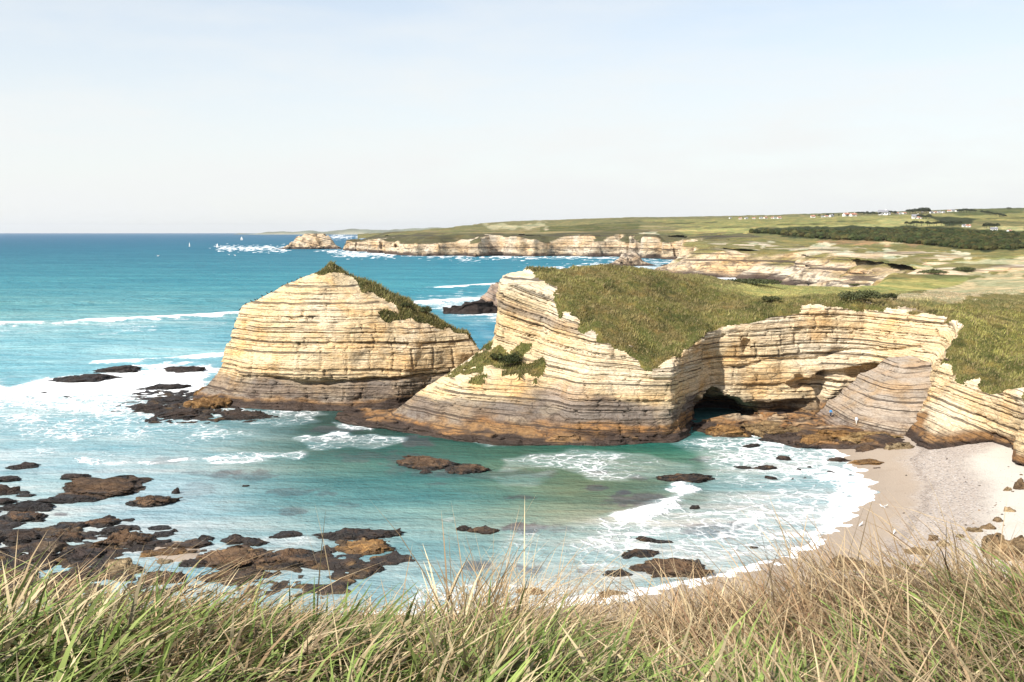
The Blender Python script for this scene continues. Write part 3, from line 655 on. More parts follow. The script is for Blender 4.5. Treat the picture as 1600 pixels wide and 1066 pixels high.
#==LANDFORMS==
# ------------------------------------------------------------------ the sea stack
CREAM = np.array((.60, .47, .28)); PALE = np.array((.68, .59, .44)); OCHRE = np.array((.28, .165, .075)); GREY = np.array((.205, .172, .145)); DARK = np.array((.045, .032, .026))
def zone_colour(x, y, z, zoff, n, och, gry, greyamt=1.0, wob=.8, dk=1.4):
    """Tide-stained foot: black weed, ochre rock, grey rock, then cream beds; och/gry = tops of the ochre and grey bands."""
    zz = z - zoff + .9 * n + wob * fbm(x / 9 + 40, y / 9, z / 5, 103, 3)
    up = ss(-.5, .6, fbm(x / 11, y / 11, z / 7, 101, 3))[:, None]
    c = CREAM * (1 - .15 - up * .7) + PALE * (.15 + up * .7)
    a = (ss(gry + .9, gry - .9, zz) * greyamt * (.82 + .18 * ss(-.3, .3, fbm(x / 5 + 9, y / 5, z / 2.5, 104, 3))))[:, None]; c = c * (1 - a) + GREY * a
    a = ss(och + .5, och - .5, zz)[:, None]; c = c * (1 - a) + OCHRE * a
    a = ss(dk + .3, dk - .5, zz)[:, None]; c = c * (1 - a) + DARK * a
    return c
def finish_land(name, V, Q, turf, strat, colr, turfcol, amp, parent, seed, joint, flat=0.0, rockname='rock_face', turfname='turf', rmat=None):
    """Push the beds in and out, split rock from turf, make two part meshes; returns the turf sample points."""
    Nn = vnormals(V, Q); steep = ss(.86, .45, np.abs(Nn[:, 2])) * (1 - turf) * ss(-1, .6, V[:, 2])
    hx = np.hypot(Nn[:, 0], Nn[:, 1]) + 1e-6
    u = V[:, 0] * math.cos(joint) + V[:, 1] * math.sin(joint) + .6 * fbm(V[:, 0] / 6, V[:, 1] / 6, V[:, 2] / 6, seed + 3, 2)
    b = bedding(strat, u, V[:, 1], amp) * steep
    V = V.copy(); V[:, 0] += Nn[:, 0] / hx * b; V[:, 1] += Nn[:, 1] / hx * b
    r = fbm(V[:, 0] / 1.3, V[:, 1] / 1.3, V[:, 2] / 1.0, seed + 4, 3) * .16 * (1 - turf)
    V += Nn * r[:, None]
    V[:, 2] += turf * (1 - .85 * flat) * (.16 + .42 * fbm(V[:, 0] / 2.6, V[:, 1] / 2.6, V[:, 0] * 0, seed + 5, 3) + .5 * fbm(V[:, 0] / 8, V[:, 1] / 8, V[:, 0] * 0, seed + 6, 2))
    ft = turf[Q].mean(1) > .5
    for nm, sel, mt, cc in ((rockname, ~ft, rmat or M_CLIFF, colr), (turfname, ft, M_TURF, turfcol)):
        if sel.sum() < 3: continue
        v, f, a = compact(V, Q[sel], {'Col': np.clip(cc, .01, .9), 'strata': strat})
        mesh_obj(nm, v, f, mt, parent, attrs=a)
    return V, Q[ft], Nn
def tufts(name, V, Q, N_, parent, count, hgt, seed, wmin=.10, colour=None, pick=None, low=None):
    """Short grass growing on a turf mesh: many narrow blades in one mesh."""
    r = np.random.RandomState(seed)
    A = .5 * np.linalg.norm(np.cross(V[Q[:, 2]] - V[Q[:, 0]], V[Q[:, 3]] - V[Q[:, 1]]), axis=1)
    cen = V[Q].mean(1); A = A * (1 if pick is None else pick(cen))
    fi = r.choice(len(Q), count, p=A / A.sum()); wgt = r.dirichlet((1, 1, 1, 1), count)
    p = (V[Q[fi]] * wgt[:, :, None]).sum(1)
    clump = fbm(p[:, 0] / 1.7, p[:, 1] / 1.7, p[:, 0] * 0, seed, 3)
    h = hgt * r.uniform(.5, 1.2, count) * (1 + .9 * np.clip(clump, -.6, 1)); az = r.uniform(0, 6.283, count); wd = wmin * r.uniform(.7, 1.5, count)
    if low is not None: h = h * low(p)
    lean = r.normal(0, .35, (count, 2)) * h[:, None]; lean[:, 0] += .25 * h
    dx, dy = np.cos(az) * wd, np.sin(az) * wd; z0 = np.zeros(count)
    a = p + np.stack([dx, dy, z0 - .05], 1); b = p + np.stack([-dx, -dy, z0 - .05], 1); t = p + np.concatenate([lean, h[:, None]], 1)
    V2 = np.stack([a, b, t], 1).reshape(-1, 3); F2 = np.arange(count * 3).reshape(-1, 3)
    base = colour(p) if colour else np.tile(np.array((.15, .14, .05)), (count, 1))
    col = base * (r.uniform(.6, 1.3, (count, 1))) * (1 + .35 * clump[:, None]); dry = (r.rand(count) < .22)[:, None]
    col = np.where(dry, np.array((.34, .27, .13)), col)
    o = mesh_obj(name, V2, F2, M_TUFT, parent, smooth=False, attrs={'Col': np.repeat(np.clip(col, .01, .8), 3, 0)}); o['kind'] = 'stuff'
    return o

def build_stack():
    st = (.36, .36, .18); xs = np.arange(-84, 2, st[0]); ys = np.arange(214, 272, st[1]); zs = np.arange(-2.4, 35, st[2])
    X, Y = np.meshgrid(xs, ys, indexing='ij')
    lev = [(-2, [(-80,238),(-71,226),(-60,222.5),(-48.3,219.5),(-37.5,219.5),(-25,221.5),(-15,230),(-4,240),(-5,252),(-16,260),(-35,265),(-56,263),(-73,252)]),
           (1.2, [(-76,237),(-68,228),(-58.7,224.5),(-48.3,221),(-37.5,221),(-26,223),(-16,231.5),(-6.5,241),(-7.5,250),(-18,257),(-35,262),(-55,260),(-70,250)]),
           (5.6, [(-72.2,237),(-65,229.5),(-57,226),(-48.5,222.8),(-37,222.8),(-25,225),(-15,233.5),(-7.5,242),(-8.5,250),(-18,256),(-35,260),(-55,258.5),(-68,249)]),
           (7.4, [(-71,237),(-64,229.6),(-56,225.8),(-48.6,222.2),(-37,222.6),(-24,225.2),(-14,234),(-8,241.5),(-8.6,250),(-19,255.5),(-35,260),(-55,258),(-68,248)]),
           (11, [(-69.7,237),(-62,230),(-48.8,223.2),(-36,224),(-22,227.5),(-8.3,241.5),(-9,249),(-20,255),(-36,259),(-55,257),(-67,248)]),
           (15, [(-68.5,238),(-60,231),(-49,224.6),(-36,225.2),(-22,229.3),(-10.4,243.5),(-11,247),(-22,252),(-38,255),(-55,254),(-66,247)]),
           (19, [(-67,239),(-59,231.5),(-49.3,225.8),(-37,227),(-25,232),(-18.3,242),(-18.5,247),(-28,250.5),(-55,251),(-65,246)]),
           (22.5, [(-65,240.5),(-58,233),(-49.6,227.6),(-40,229),(-30,235),(-25.2,243),(-26,247.5),(-38,249),(-54,248.5),(-63,245)]),
           (27, [(-55,241),(-50,233),(-45,231.5),(-38,236.5),(-34.3,244),(-36,247),(-45,247.5),(-53,246)]),
           (30.6, [(-47,242),(-45,237.5),(-43,237.5),(-41,241.5),(-42,246),(-45.5,245.5)])]
    sds = [(z, sdpoly(X, Y, p)) for z, p in lev]; sds.append((34.5, sds[-1][1] + 5))
    f = np.empty((len(xs), len(ys), len(zs)), np.float32)
    for k, z in enumerate(zs):
        for (za, a), (zb, b) in zip(sds[:-1], sds[1:]):
            if za <= z <= zb or (z < sds[0][0] and za == sds[0][0]): t = np.clip((z - za) / (zb - za), 0, 1); d = a * (1 - t) + b * t; break
        n = 1.15 * fbm(X / 11, Y / 11, X * 0 + z / 9, 111, 3) + .22 * vnoise(X / 2.6, Y / 2.6, X * 0 + z / 3, 115)
        d = d + n * ss(-1, 3, np.array(z))
        # undercut along the top of the grey foot
        d = d + 1.3 * np.exp(-((z - 6.6 - .7 * fbm(X / 9, Y / 9, X * 0, 116, 2)) / .5) ** 2) * ss(-66, -50, X) * ss(-10, -22, X)
        f[:, :, k] = d
    V, Q = surface_nets(f, (xs[0], ys[0], zs[0]), st); Nn = vnormals(V, Q); x, y, z = V.T
    nz = smooth_field(V, Q, Nn[:, 2], 3); n = fbm(x / 4, y / 4, z / 4, 117, 3)
    px, py = proj(x, y, z)
    tp = sdpoly(px, py, [(492,428),(510,410),(545,412),(590,440),(650,470),(705,497),(745,522),(748,532),(722,519),(692,517),(668,502),(652,506),(640,494),(612,479),(594,468),(572,455),(556,443),(546,434),(528,426),(512,428),(497,434)])
    front = (Nn[:, 1] < .1) | (nz > .8)
    turf = np.where(front, ss(2, -2, tp + 7 * n) * (nz > .12), (nz > .42) * (z > 12) * (x > -50))
    turf = np.maximum(turf, ss(2, -2, sdpoly(px, py, [(585,487),(600,482),(640,488),(650,497),(600,498)]) + 9 * n) * (nz > .2) * (y < 244))
    turf = smooth_field(V, Q, (turf > .5).astype(float), 1)
    s = z + .02 * (x + 48) + .5 * np.sin(x / 13 + 1) + .35 * fbm(x / 20, y / 20, z * 0, 118, 2)
    col = zone_colour(x, y, z, .012 * (x + 48), fbm(x / 6, y / 6, z / 2, 119, 3), 2.3, 6.5, 1.0, .25, 1.9)
    tc_ = np.array((.115, .108, .042)) * (1 + .45 * fbm(x / 5, y / 5, z / 5, 120, 3))[:, None]
    root = empty('sea_stack', (-42, 240, 0)); par = lambda o: o
    tag(root, 'tall cream layered rock stack with a grassy peak standing in the surf', 'sea stack')
    tmp = empty_parent_fix(root)
    V2, TQ, Nn = finish_land('sea_stack', V - np.array(tmp), Q, turf, s, col, tc_, 1.1, root, 121, .25)
    tufts('grass', V2, TQ, Nn, root, 9000, .55, 122, .12, lambda p: np.tile(np.array((.19, .175, .062)), (len(p), 1)))
def empty_parent_fix(root): return root.location[:]
build_stack()

# ------------------------------------------------------------------ the headland round the cove
def ell(X, Y, z, c, r):
    return (np.sqrt(((X - c[0]) / r[0]) ** 2 + ((Y - c[1]) / r[1]) ** 2 + ((z - c[2]) / r[2]) ** 2) - 1) * min(r)
def build_headland():
    st = (.42, .42, .19); xs = np.arange(-38, 152, st[0]); ys = np.arange(140, 294, st[1]); zs = np.arange(-2.2, 35, st[2])
    X, Y = np.meshgrid(xs, ys, indexing='ij')
    RIM = [at(785,440,216), at(870,451,213), at(880,482,206), at(930,522,198.5), at(990,552,194.5), at(1020,581,191.5), at(1052,583,191.5), at(1062,560,196), at(1075,546,200), at(1130,511,210.5), at(1180,496,212.5), at(1210,489,214),
           at(1300,476,218), at(1350,476,220), at(1430,486,214), at(1520,500,204), at(1490,530,199), at(1466,556,194), at(1500,572,189), at(1525,590,184), at(1540,612,178), at(1562,610,174), at(1590,606,170), at(1602,640,163), at(1640,650,155)]
    base = [(-4,226),(-3.5,214),(0,203),(5,193),(9,188.5),(15,187.2),(20,187.2),(30,189.3),(35,194),(36.6,200.5),(38.5,206),(44,211),(49,210.5),(55,209),(62,210.5),(68,212.5),(77,213.5),(80,208),(77,198),(73,186),(71.5,178),(71.8,171),(76,171.5),(80.5,173.3),(87,177),(87.5,171),(85,166),(83.4,159),(86,152),(95,146),(115,139),(170,131),(170,330),(20,330),(10,275),(-2,250)]
    rim = [(-2.3, 227)] + [q[:2] for q in RIM] + [(112, 146), (170, 138), (170, 330), (24, 330), (14, 275), (2, 250)]
    turf_poly = [(5, 228), (7, 220)] + [q[:2] for q in RIM[1:]] + rim[len(RIM) + 1:]
    tops = RIM + [at(830,425,228), at(950,420,242), at(1030,424,250), at(1100,431,258), at(900,421,236), at(1250,456,258), at(1180,447,256), at(1380,462,250), at(1450,470,236), at(1600,466,240), at(1560,500,218), at(1600,520,208), at(1600,560,190), at(1545,560,196), at(1570,540,202),
           at(1000,480,215), at(1100,480,225), at(960,450,222), at(1200,470,232), (0,262,26), (24,278,28), (50,292,26), (90,296,24), (130,296,23.5), (150,280,23.5), (150,240,23), (120,150,17), (150,160,21)]
    t2 = RBF([q[:2] for q in tops], [q[2] for q in tops], .3); top2 = t2(X, Y)
    bl = ss(268, 280, Y); top2 = np.minimum(top2, 33) * (1 - bl) + T(X, Y) * bl
    top2 = top2 + .7 * fbm(X / 14, Y / 14, X * 0, 130, 3) * ss(0, -8, sdpoly(X, Y, rim))
    rp = np.array([q for q in RIM]); dd = ((X[..., None] - rp[:, 0]) ** 2 + (Y[..., None] - rp[:, 1]) ** 2 + 4) ** -1.5
    Zr = (dd * rp[:, 2]).sum(-1) / dd.sum(-1)
    sB, sR = sdpoly(X, Y, base), sdpoly(X, Y, rim)
    b1 = [(-33,214),(-30,207),(-26.4,201.5),(-20.5,195.6),(-12.5,190.2),(-2.4,186.8),(8,185.8),(14,188),(12,205),(2,222),(-6,226),(-18,222),(-27,217.5)]
    r1 = [(-24,207),(-18,202.5),(-10,198.5),(0,197.5),(7,199),(9,204),(3,216),(-3,220),(-9,215),(-17,209)]
    tp1 = [(-26,207.5,2.2),(-20,205,6.3),(-14.6,205,10),(-7.5,212,14.8),(-3.5,218,16.8),(0,212,15),(5,199,10.5),(-2,199,10.6),(-10,199,10.0),(-17,202.5,6.4),(-12,216,10),(-24,212,3)]
    t1 = RBF([q[:2] for q in tp1], [q[2] for q in tp1], .2); top1 = t1(X, Y)
    s1B, s1R = sdpoly(X, Y, b1), sdpoly(X, Y, r1); Z1 = np.clip(top1, 2.5, 18)
    led = [P(1078,672), P(1108,681), P(1180,681), P(1245,699), P(1330,702), P(1432,714), (74,171), (76,186), (70,202), (66,214), (40,214), (36,200)]
    sL = sdpoly(X, Y, led); topL = .7 + 1.5 * ss(0, -11, sL) + .55 * np.round(1.6 * fbm(X / 4.5, Y / 2.6, X * 0, 131, 2))
    foot = sdpoly(X, Y, [(-40,214),(-33,205),(-25,199),(-18,194),(-11,188.6),(-2,185.2),(8,184.2),(20,185.2),(31,187.5),(37,194),(36,205),(0,214),(-26,218)]); topF = 1.1 + .5 * np.round(1.5 * fbm(X / 5, Y / 3, X * 0, 132, 2))
    n2d = 1.5 * fbm(X / 13, Y / 13, X * 0, 133, 3)
    f = np.empty((len(xs), len(ys), len(zs)), np.float32)
    near = (np.minimum(np.minimum(sB, sR), np.minimum(s1B, sL)) < 6)
    gul = sdline(X, Y, [at(1030,528,199)[:2], at(1046,556,196)[:2], at(1066,590,194)[:2], (36, 190)])
    for k, z in enumerate(zs):
        nz = X * 0 + z
        n = n2d + .85 * fbm(X / 9, Y / 9, nz / 7, 134, 2) + .3 * vnoise(X / 2.8, Y / 2.8, nz / 3.2, 135)
        t = np.clip(z / Zr, -.1, 1.35); gp = np.where(t < .3, t * .9, .27 + (t - .3) * 1.043)
        e2 = sB * (1 - gp) + sR * gp + n * ss(-1, 2.5, np.array(z)) * ss(1.3, .75, t)
        und = 3.0 * ss(4.6, 3.0, z + .8 * n) * ss(40, 44, X) * ss(66, 59, X) + .9 * np.exp(-((z - 8.8 - .10 * (X - 20) - .8 * fbm(X / 8, Y / 8, X * 0, 136, 2)) / .45) ** 2) * ss(40, 52, X) * ss(92, 80, X)
        e2 = e2 + und
        S2 = smax(e2, z - top2, 1.3)
        t = np.clip(z / Z1, -.1, 1.3)
        S1 = smax(s1B * (1 - t) + s1R * t + .8 * n * ss(-1, 2, np.array(z)), z - top1 - .3 * n, 1.0)
        S = smin(S1, S2, 1.2)
        S = np.minimum(S, np.maximum(sL + .5 * n + .3 * z, z - topL)); S = np.minimum(S, np.maximum(foot + .9 * n + .35 * z, z - topF))
        for c, r in (((45, 214, .8), (8.5, 9, 4.9)), ((42, 212.5, 2), (4.5, 7, 7.0)), ((39.5, 207.5, 1.5), (3.5, 5, 6.0)), (at(1126, 562, 209.5), (2.3, 3, 1.7)), (at(1165, 540, 211.5), (1.2, 2.5, 2.2)), (at(1286, 615, 211.5), (.9, 3, 3.4)),
                     (at(1250, 600, 211), (6, 2.6, .8)), (at(1215, 588, 211), (5, 2.2, .6)), (at(1350, 582, 214), (6, 3, .8))):
            S = np.maximum(S, -(ell(X, Y, z, c, r) + 1.15 * n))
        f[:, :, k] = S
    V, Q = surface_nets(f, (xs[0], ys[0], zs[0]), st); Nn = vnormals(V, Q); x, y, z = V.T
    nz = smooth_field(V, Q, Nn[:, 2], 3); n = fbm(x / 3.2, y / 3.2, z / 3.2, 137, 3); n_l = fbm(x / 8, y / 8, z / 8, 138, 3)
    m2 = ss(.9, -.2, sdpoly(x, y, turf_poly) + 2.0 * n + .9 * fbm(x / 1.3, y / 1.3, z / 1.3, 161, 2) + 5 * ss(.42, .7, n_l) * ss(-7, -2, sdpoly(x, y, turf_poly)) - .4) * ss(-2.6, -1.2, z - np.minimum(t2(x, y), 34)) * ss(.36, .5, nz + .1 * n)
    m2 = np.maximum(m2, (y > 262) * (nz > .3) * 1.0)
    px, py = proj(x, y, z)
    sp_ = sdpoly(px, py, [(735,560),(752,542),(785,530),(820,540),(838,575),(842,594),(800,598),(765,588),(728,598),(700,590),(690,580)])
    m1 = ss(4, -4, sp_ + 26 * n) * (nz > .42) * (y < 224) * (y > 192) * (x < 9)
    turf = smooth_field(V, Q, (np.maximum(m1, m2) > .5).astype(float), 1)
    dip = ss(66, 74, x) * ss(207, 199, y)
    s = z + .02 * x + dip * .42 * (x - 70) + .24 * np.maximum(0, z - 9) / 12 * np.clip(x + 3, 0, 32) * (y < 215) * (x < 40) + .6 * np.sin(x / 15) + .4 * fbm(x / 22, y / 22, z * 0, 139, 2)
    right = ss(66, 72, x); rec = ss(37, 42, x) * (1 - right)
    och = 3.4 - 1.2 * rec - .3 * right - 1.0 * ss(-8, -18, x); gry = 7.0 - 3.2 * rec - .4 * ss(22, 32, x) * (1 - rec) - 3.4 * right - 1.2 * ss(-8, -18, x) + 1.3 * np.exp(-((x - 8) / 9) ** 2)
    col = zone_colour(x, y, z, 0 + 1.2 * right, fbm(x / 6, y / 6, z / 2, 140, 3), och, gry, 1 - .35 * rec, .8, 1.5)
    gm = (ss(2.0, .2, np.abs(s - 24.8 - .02 * x)) * (x < 22) * (y < 216) * .75)[:, None]; col = col * (1 - gm) + GREY * gm
    gp_ = (ss(3.2, 1.0, np.hypot((x - 11) / 2.0, (z - 8.5 - .12 * (x - 11)) / 1.0 )) * (y < 205) * .55)[:, None]; col = col * (1 - gp_) + np.array((.36, .31, .28)) * gp_
    wh = (ss(3, 0, np.abs(z - t2(x, y))) * .5)[:, None]; col = col * (1 - wh) + np.array((.74, .67, .54)) * wh
    tcol = np.tile(np.array((.20, .18, .065)), (len(V), 1)); br = ss(-.1, .5, n_l)[:, None]; tcol = tcol * (1 - .6 * br) + np.array((.235, .17, .08)) * .6 * br
    far = ss(226, 241, y + .10 * np.clip(x - 80, 0, 60) + 4 * n_l)[:, None] * ss(44, 62, x + .4 * (y - 235))[:, None]; tcol = tcol * (1 - far) + colour_land(x, y, z, y) * far
    gorse = ss(.25, .5, fbm(x / 5.5, y / 5.5, z * 0, 160, 3))[:, None] * (1 - far); tcol = tcol * (1 - .6 * gorse) + np.array((.075, .08, .028)) * .6 * gorse
    tcol = np.clip(tcol, .01, 1)
    root = empty('headland', (20, 215, 0)); tag(root, 'broad cream layered headland with olive turf and a dark cave curving round the cove', 'headland')
    V2, TQ, Nn = finish_land('headland', V - np.array(root.location[:]), Q, turf, s, col, tcol, 1.1, root, 141, .2, far[:, 0])
    def tcf(p):
        q = p + np.array(root.location[:]); nn = fbm(q[:, 0] / 8, q[:, 1] / 8, q[:, 2] / 8, 138, 3); br = ss(-.1, .5, nn)[:, None]
        c = np.array((.27, .245, .088)) * (1 - .6 * br) + np.array((.27, .20, .095)) * .6 * br
        far = ss(226, 241, q[:, 1] + .10 * np.clip(q[:, 0] - 80, 0, 60) + 4 * nn)[:, None] * ss(44, 62, q[:, 0] + .4 * (q[:, 1] - 235))[:, None]; c = c * (1 + .35 * ss(88, 98, q[:, 0])[:, None] * np.array((1, 1.1, .6))); gorse = ss(.25, .5, fbm(q[:, 0] / 5.5, q[:, 1] / 5.5, q[:, 2] * 0, 160, 3))[:, None] * (1 - far); c = c * (1 + .32 * fbm(q[:, 0] / 13, q[:, 1] / 13, q[:, 2] * 0, 162, 3))[:, None]; c = c * (1 - .62 * gorse) + np.array((.07, .078, .026)) * .62 * gorse
        return c * (1 - far) + colour_land(q[:, 0], q[:, 1], q[:, 2], q[:, 1]) * far
    tufts('grass', V2, TQ, Nn, root, 110000, .42, 142, .12, tcf, lambda c: np.where((c[:, 1] + 215 < 268) & (c[:, 0] + 20 < 0.56 * (c[:, 1] + 215)), 1.0, .15), lambda p: 1 - .68 * ss(226, 241, p[:, 1] + 215) * ss(44, 62, p[:, 0] + 20))
build_headland()

# ---- grey slab leaning against the back wall of the cove
def build_slab():
    st = (.34, .34, .2); xs = np.arange(58, 90, st[0]); ys = np.arange(182, 218, st[1]); zs = np.arange(0, 16, st[2])
    X, Y = np.meshgrid(xs, ys, indexing='ij'); sB = sdpoly(X, Y, [(62,203),(62.2,193),(66,189),(73,185.5),(80,186),(88,200),(88,214),(74,213),(66,209)])
    top = smin(1.4 + .63 * (X - 61.5), 1.6 + .66 * (Y - 185.6) + .04 * (X - 60), 1.0); f = np.empty((len(xs), len(ys), len(zs)), np.float32)
    for k, z in enumerate(zs):
        n = fbm(X / 6, Y / 6, X * 0 + z / 6, 151, 3); s = z + .34 * (X - 62) - .010 * (X - 62) ** 2
        stp = .35 * np.round(2 * np.sin(s * 1.9) + .4 * n) / 2
        f[:, :, k] = smax(sB + .4 * n + .15 * z, z - np.minimum(top, 13.4) + .35 * n + stp, .4)
    V, Q = surface_nets(f, (xs[0], ys[0], zs[0]), st); x, y, z = V.T; s = z + .34 * (x - 62) - .010 * (x - 62) ** 2
    n = fbm(x / 5, y / 5, z / 2, 152, 3); col = np.tile(np.array((.39, .335, .275)), (len(V), 1)) * (1 + .12 * n[:, None])
    d = ss(5.2, 3.4, s + .5 * n)[:, None]; col = col * (1 - d * .75) + np.array((.22, .175, .15)) * d * .75
    d = ss(2.6, 1.7, z + .5 * n)[:, None]; col = col * (1 - d) + OCHRE * d
    root = empty('tilted_slab', (73, 198, 0)); tag(root, 'smooth grey slab of tilted thin beds leaning on the cove wall behind two walkers', 'rock slab')
    finish_land('tilted_slab', V - np.array((73, 198, 0)), Q, x * 0, s * 1.5, col, col, .30, root, 153, .1, 0.0, 'rock_face', rmat=M_SLAB)
    return X, Y
build_slab()
#==OBJECTS==
import bmesh
# ------------------------------------------------------------------ where a line of sight meets the land (used to stand things on it)
bpy.context.view_layer.update(); DG = bpy.context.evaluated_depsgraph_get()
def ground(px, py, dmin=20):
    v = (533 - py) / F; d = mathutils.Vector(((px - 800) / F, CP + v * SP, v * CP - SP)).normalized()
    o = mathutils.Vector((0, 0, H)) + d * dmin
    hit, loc, *_r = C.ray_cast(DG, o, d); return tuple(loc) if hit else None
def drop(x, y, z=60):
    hit, loc, *_r = C.ray_cast(DG, mathutils.Vector((x, y, z)), mathutils.Vector((0, 0, -1))); return loc[2] if hit else 0.0

# ------------------------------------------------------------------ rocks
def ico(n):
    bm = bmesh.new(); bmesh.ops.create_icosphere(bm, subdivisions=n, radius=1.0); bm.verts.index_update()
    V = np.array([v.co[:] for v in bm.verts]); Fc = np.array([[v.index for v in f.verts] for f in bm.faces]); bm.free(); return V, Fc
ICO = {n: ico(n) for n in (2, 3, 4, 5)}
BROWN = (.17, .104, .058); DKR = (.06, .043, .036); TAN = (.40, .30, .17); GOLD = (.36, .205, .075); GRY = (.33, .28, .24); UMB = (.088, .058, .041)
_seed = [100]
def rock(name, l, r, t, b, label, group=None, col=BROWN, z=0.0, weed=1.0, cat='rock', tilt=None, flat=.6, sub=None, depth=.75):
    _seed[0] += 1
    if name in ('beach_rock', 'beach_stone'):
        g_ = ground((l + r) / 2, b); z = g_[2] - .04 if g_ and g_[1] < 190 else z
    rs = np.random.RandomState(_seed[0]); cx = (l + r) / 2; x0, y0 = P(cx, b, z); f = y0 * CP + (H - z) * SP
    wid = 1.10 * (r - l) * f / F; Tm = 1.08 * (b - t) * f / F; sn = (H - z) / math.hypot(y0, H - z); cs = math.sqrt(1 - sn * sn)
    ly = min(depth * wid, .95 * Tm / sn); h = max((Tm - ly * sn) / cs, .34 * Tm)
    if sub == 2: ly = wid * .8; h = wid * .45
    n = sub or (5 if (r - l) > 75 else 4 if (r - l) > 22 else 3)
    U, Fc = ICO[n]; p = np.sign(U) * np.abs(U) ** flat; sd = rs.uniform(0, 99)
    p = p / np.maximum(1, np.abs(p).max(1, keepdims=True) * .98)
    for k in range(9):                                          # break the block along random planes
        a = rs.normal(0, 1, 3); a[2] = abs(a[2]) * .9; a /= np.linalg.norm(a); cc = rs.uniform(.62, .95); dd = p @ a - cc; p = p - np.maximum(dd, 0)[:, None] * a * .9
    asp = np.array((max(1, wid / max(ly, .1)), 1, .7)); q = p * asp
    p = p * (1 + .24 * fbm(q[:, 0] * 1.2 + sd, q[:, 1] * 1.2, q[:, 2] * 1.2, 201, 4)[:, None])
    p[:, 2] += .20 * fbm(q[:, 0] * 2.2 + sd, q[:, 1] * 2.2, q[:, 2] * 0, 202, 3) * (p[:, 2] > .05)
    p = p * (1 + .13 * np.abs(fbm(q[:, 0] * 3.4 + sd, q[:, 1] * 4.2, q[:, 2] * 4.2, 207, 3))[:, None] - .05)
    ang = rs.uniform(-.35, .35) if tilt is None else tilt
    s = (p[:, 2] * h + p[:, 0] * wid * .5 * ang + p[:, 1] * ly * .2) / max(.18 * h, .16)      # bedding ledges
    k = np.floor(s + .3 * fbm(q[:, 0] + sd, q[:, 1], q[:, 2], 203, 2)); stp = (_h(k, k * 0, k * 0, int(sd * 10)) - .5) * .22
    p[:, :2] *= (1 + stp * np.clip(p[:, 2] + .6, 0, 1))[:, None]
    crack = np.abs(fbm(q[:, 0] * 1.7 + sd + 4, q[:, 1] * 1.7, q[:, 2] * .8, 204, 3)); p[:, 2] -= .22 * ss(.10, .0, crack) * (p[:, 2] > 0)
    ext = np.abs(p[:, :2]).max(0); p[:, :2] /= ext
    V = np.stack([p[:, 0] * wid / 2, p[:, 1] * ly / 2, np.where(p[:, 2] > 0, p[:, 2] * h / max(p[:, 2].max(), .2), p[:, 2] * (.9 + .15 * h))], 1)
    V += (.035 * min(wid, 6)) * np.stack([fbm(V[:, 0] * 1.5 + sd, V[:, 1] * 1.5 + o, V[:, 2] * 1.5, 205, 3) for o in (0, 30, 60)], 1) * np.array((.6, .6, .35))
    pat = ss(-.25, .35, fbm(V[:, 0] / 2 + sd, V[:, 1] / 2, V[:, 2] / 1.2, 206, 3))[:, None]
    c = np.array(col) * (.65 + .35 * pat) * rs.uniform(.85, 1.15)
    o = mesh_obj(name, V, Fc, M_ROCK, attrs={'Col': c, 'weed': np.full(len(V), weed)})
    o.location = (x0, y0 + ly * .42, z - .05); tag(o, label, cat, group); return o
G1 = 'dark reef rocks at the lower left'; G2 = 'low dark rocks in the surf beside the stack'; G3 = 'brown rocks in the bay'; G4 = 'golden rock slabs at the foot of the cove wall'; G5 = 'loose rocks on the beach'
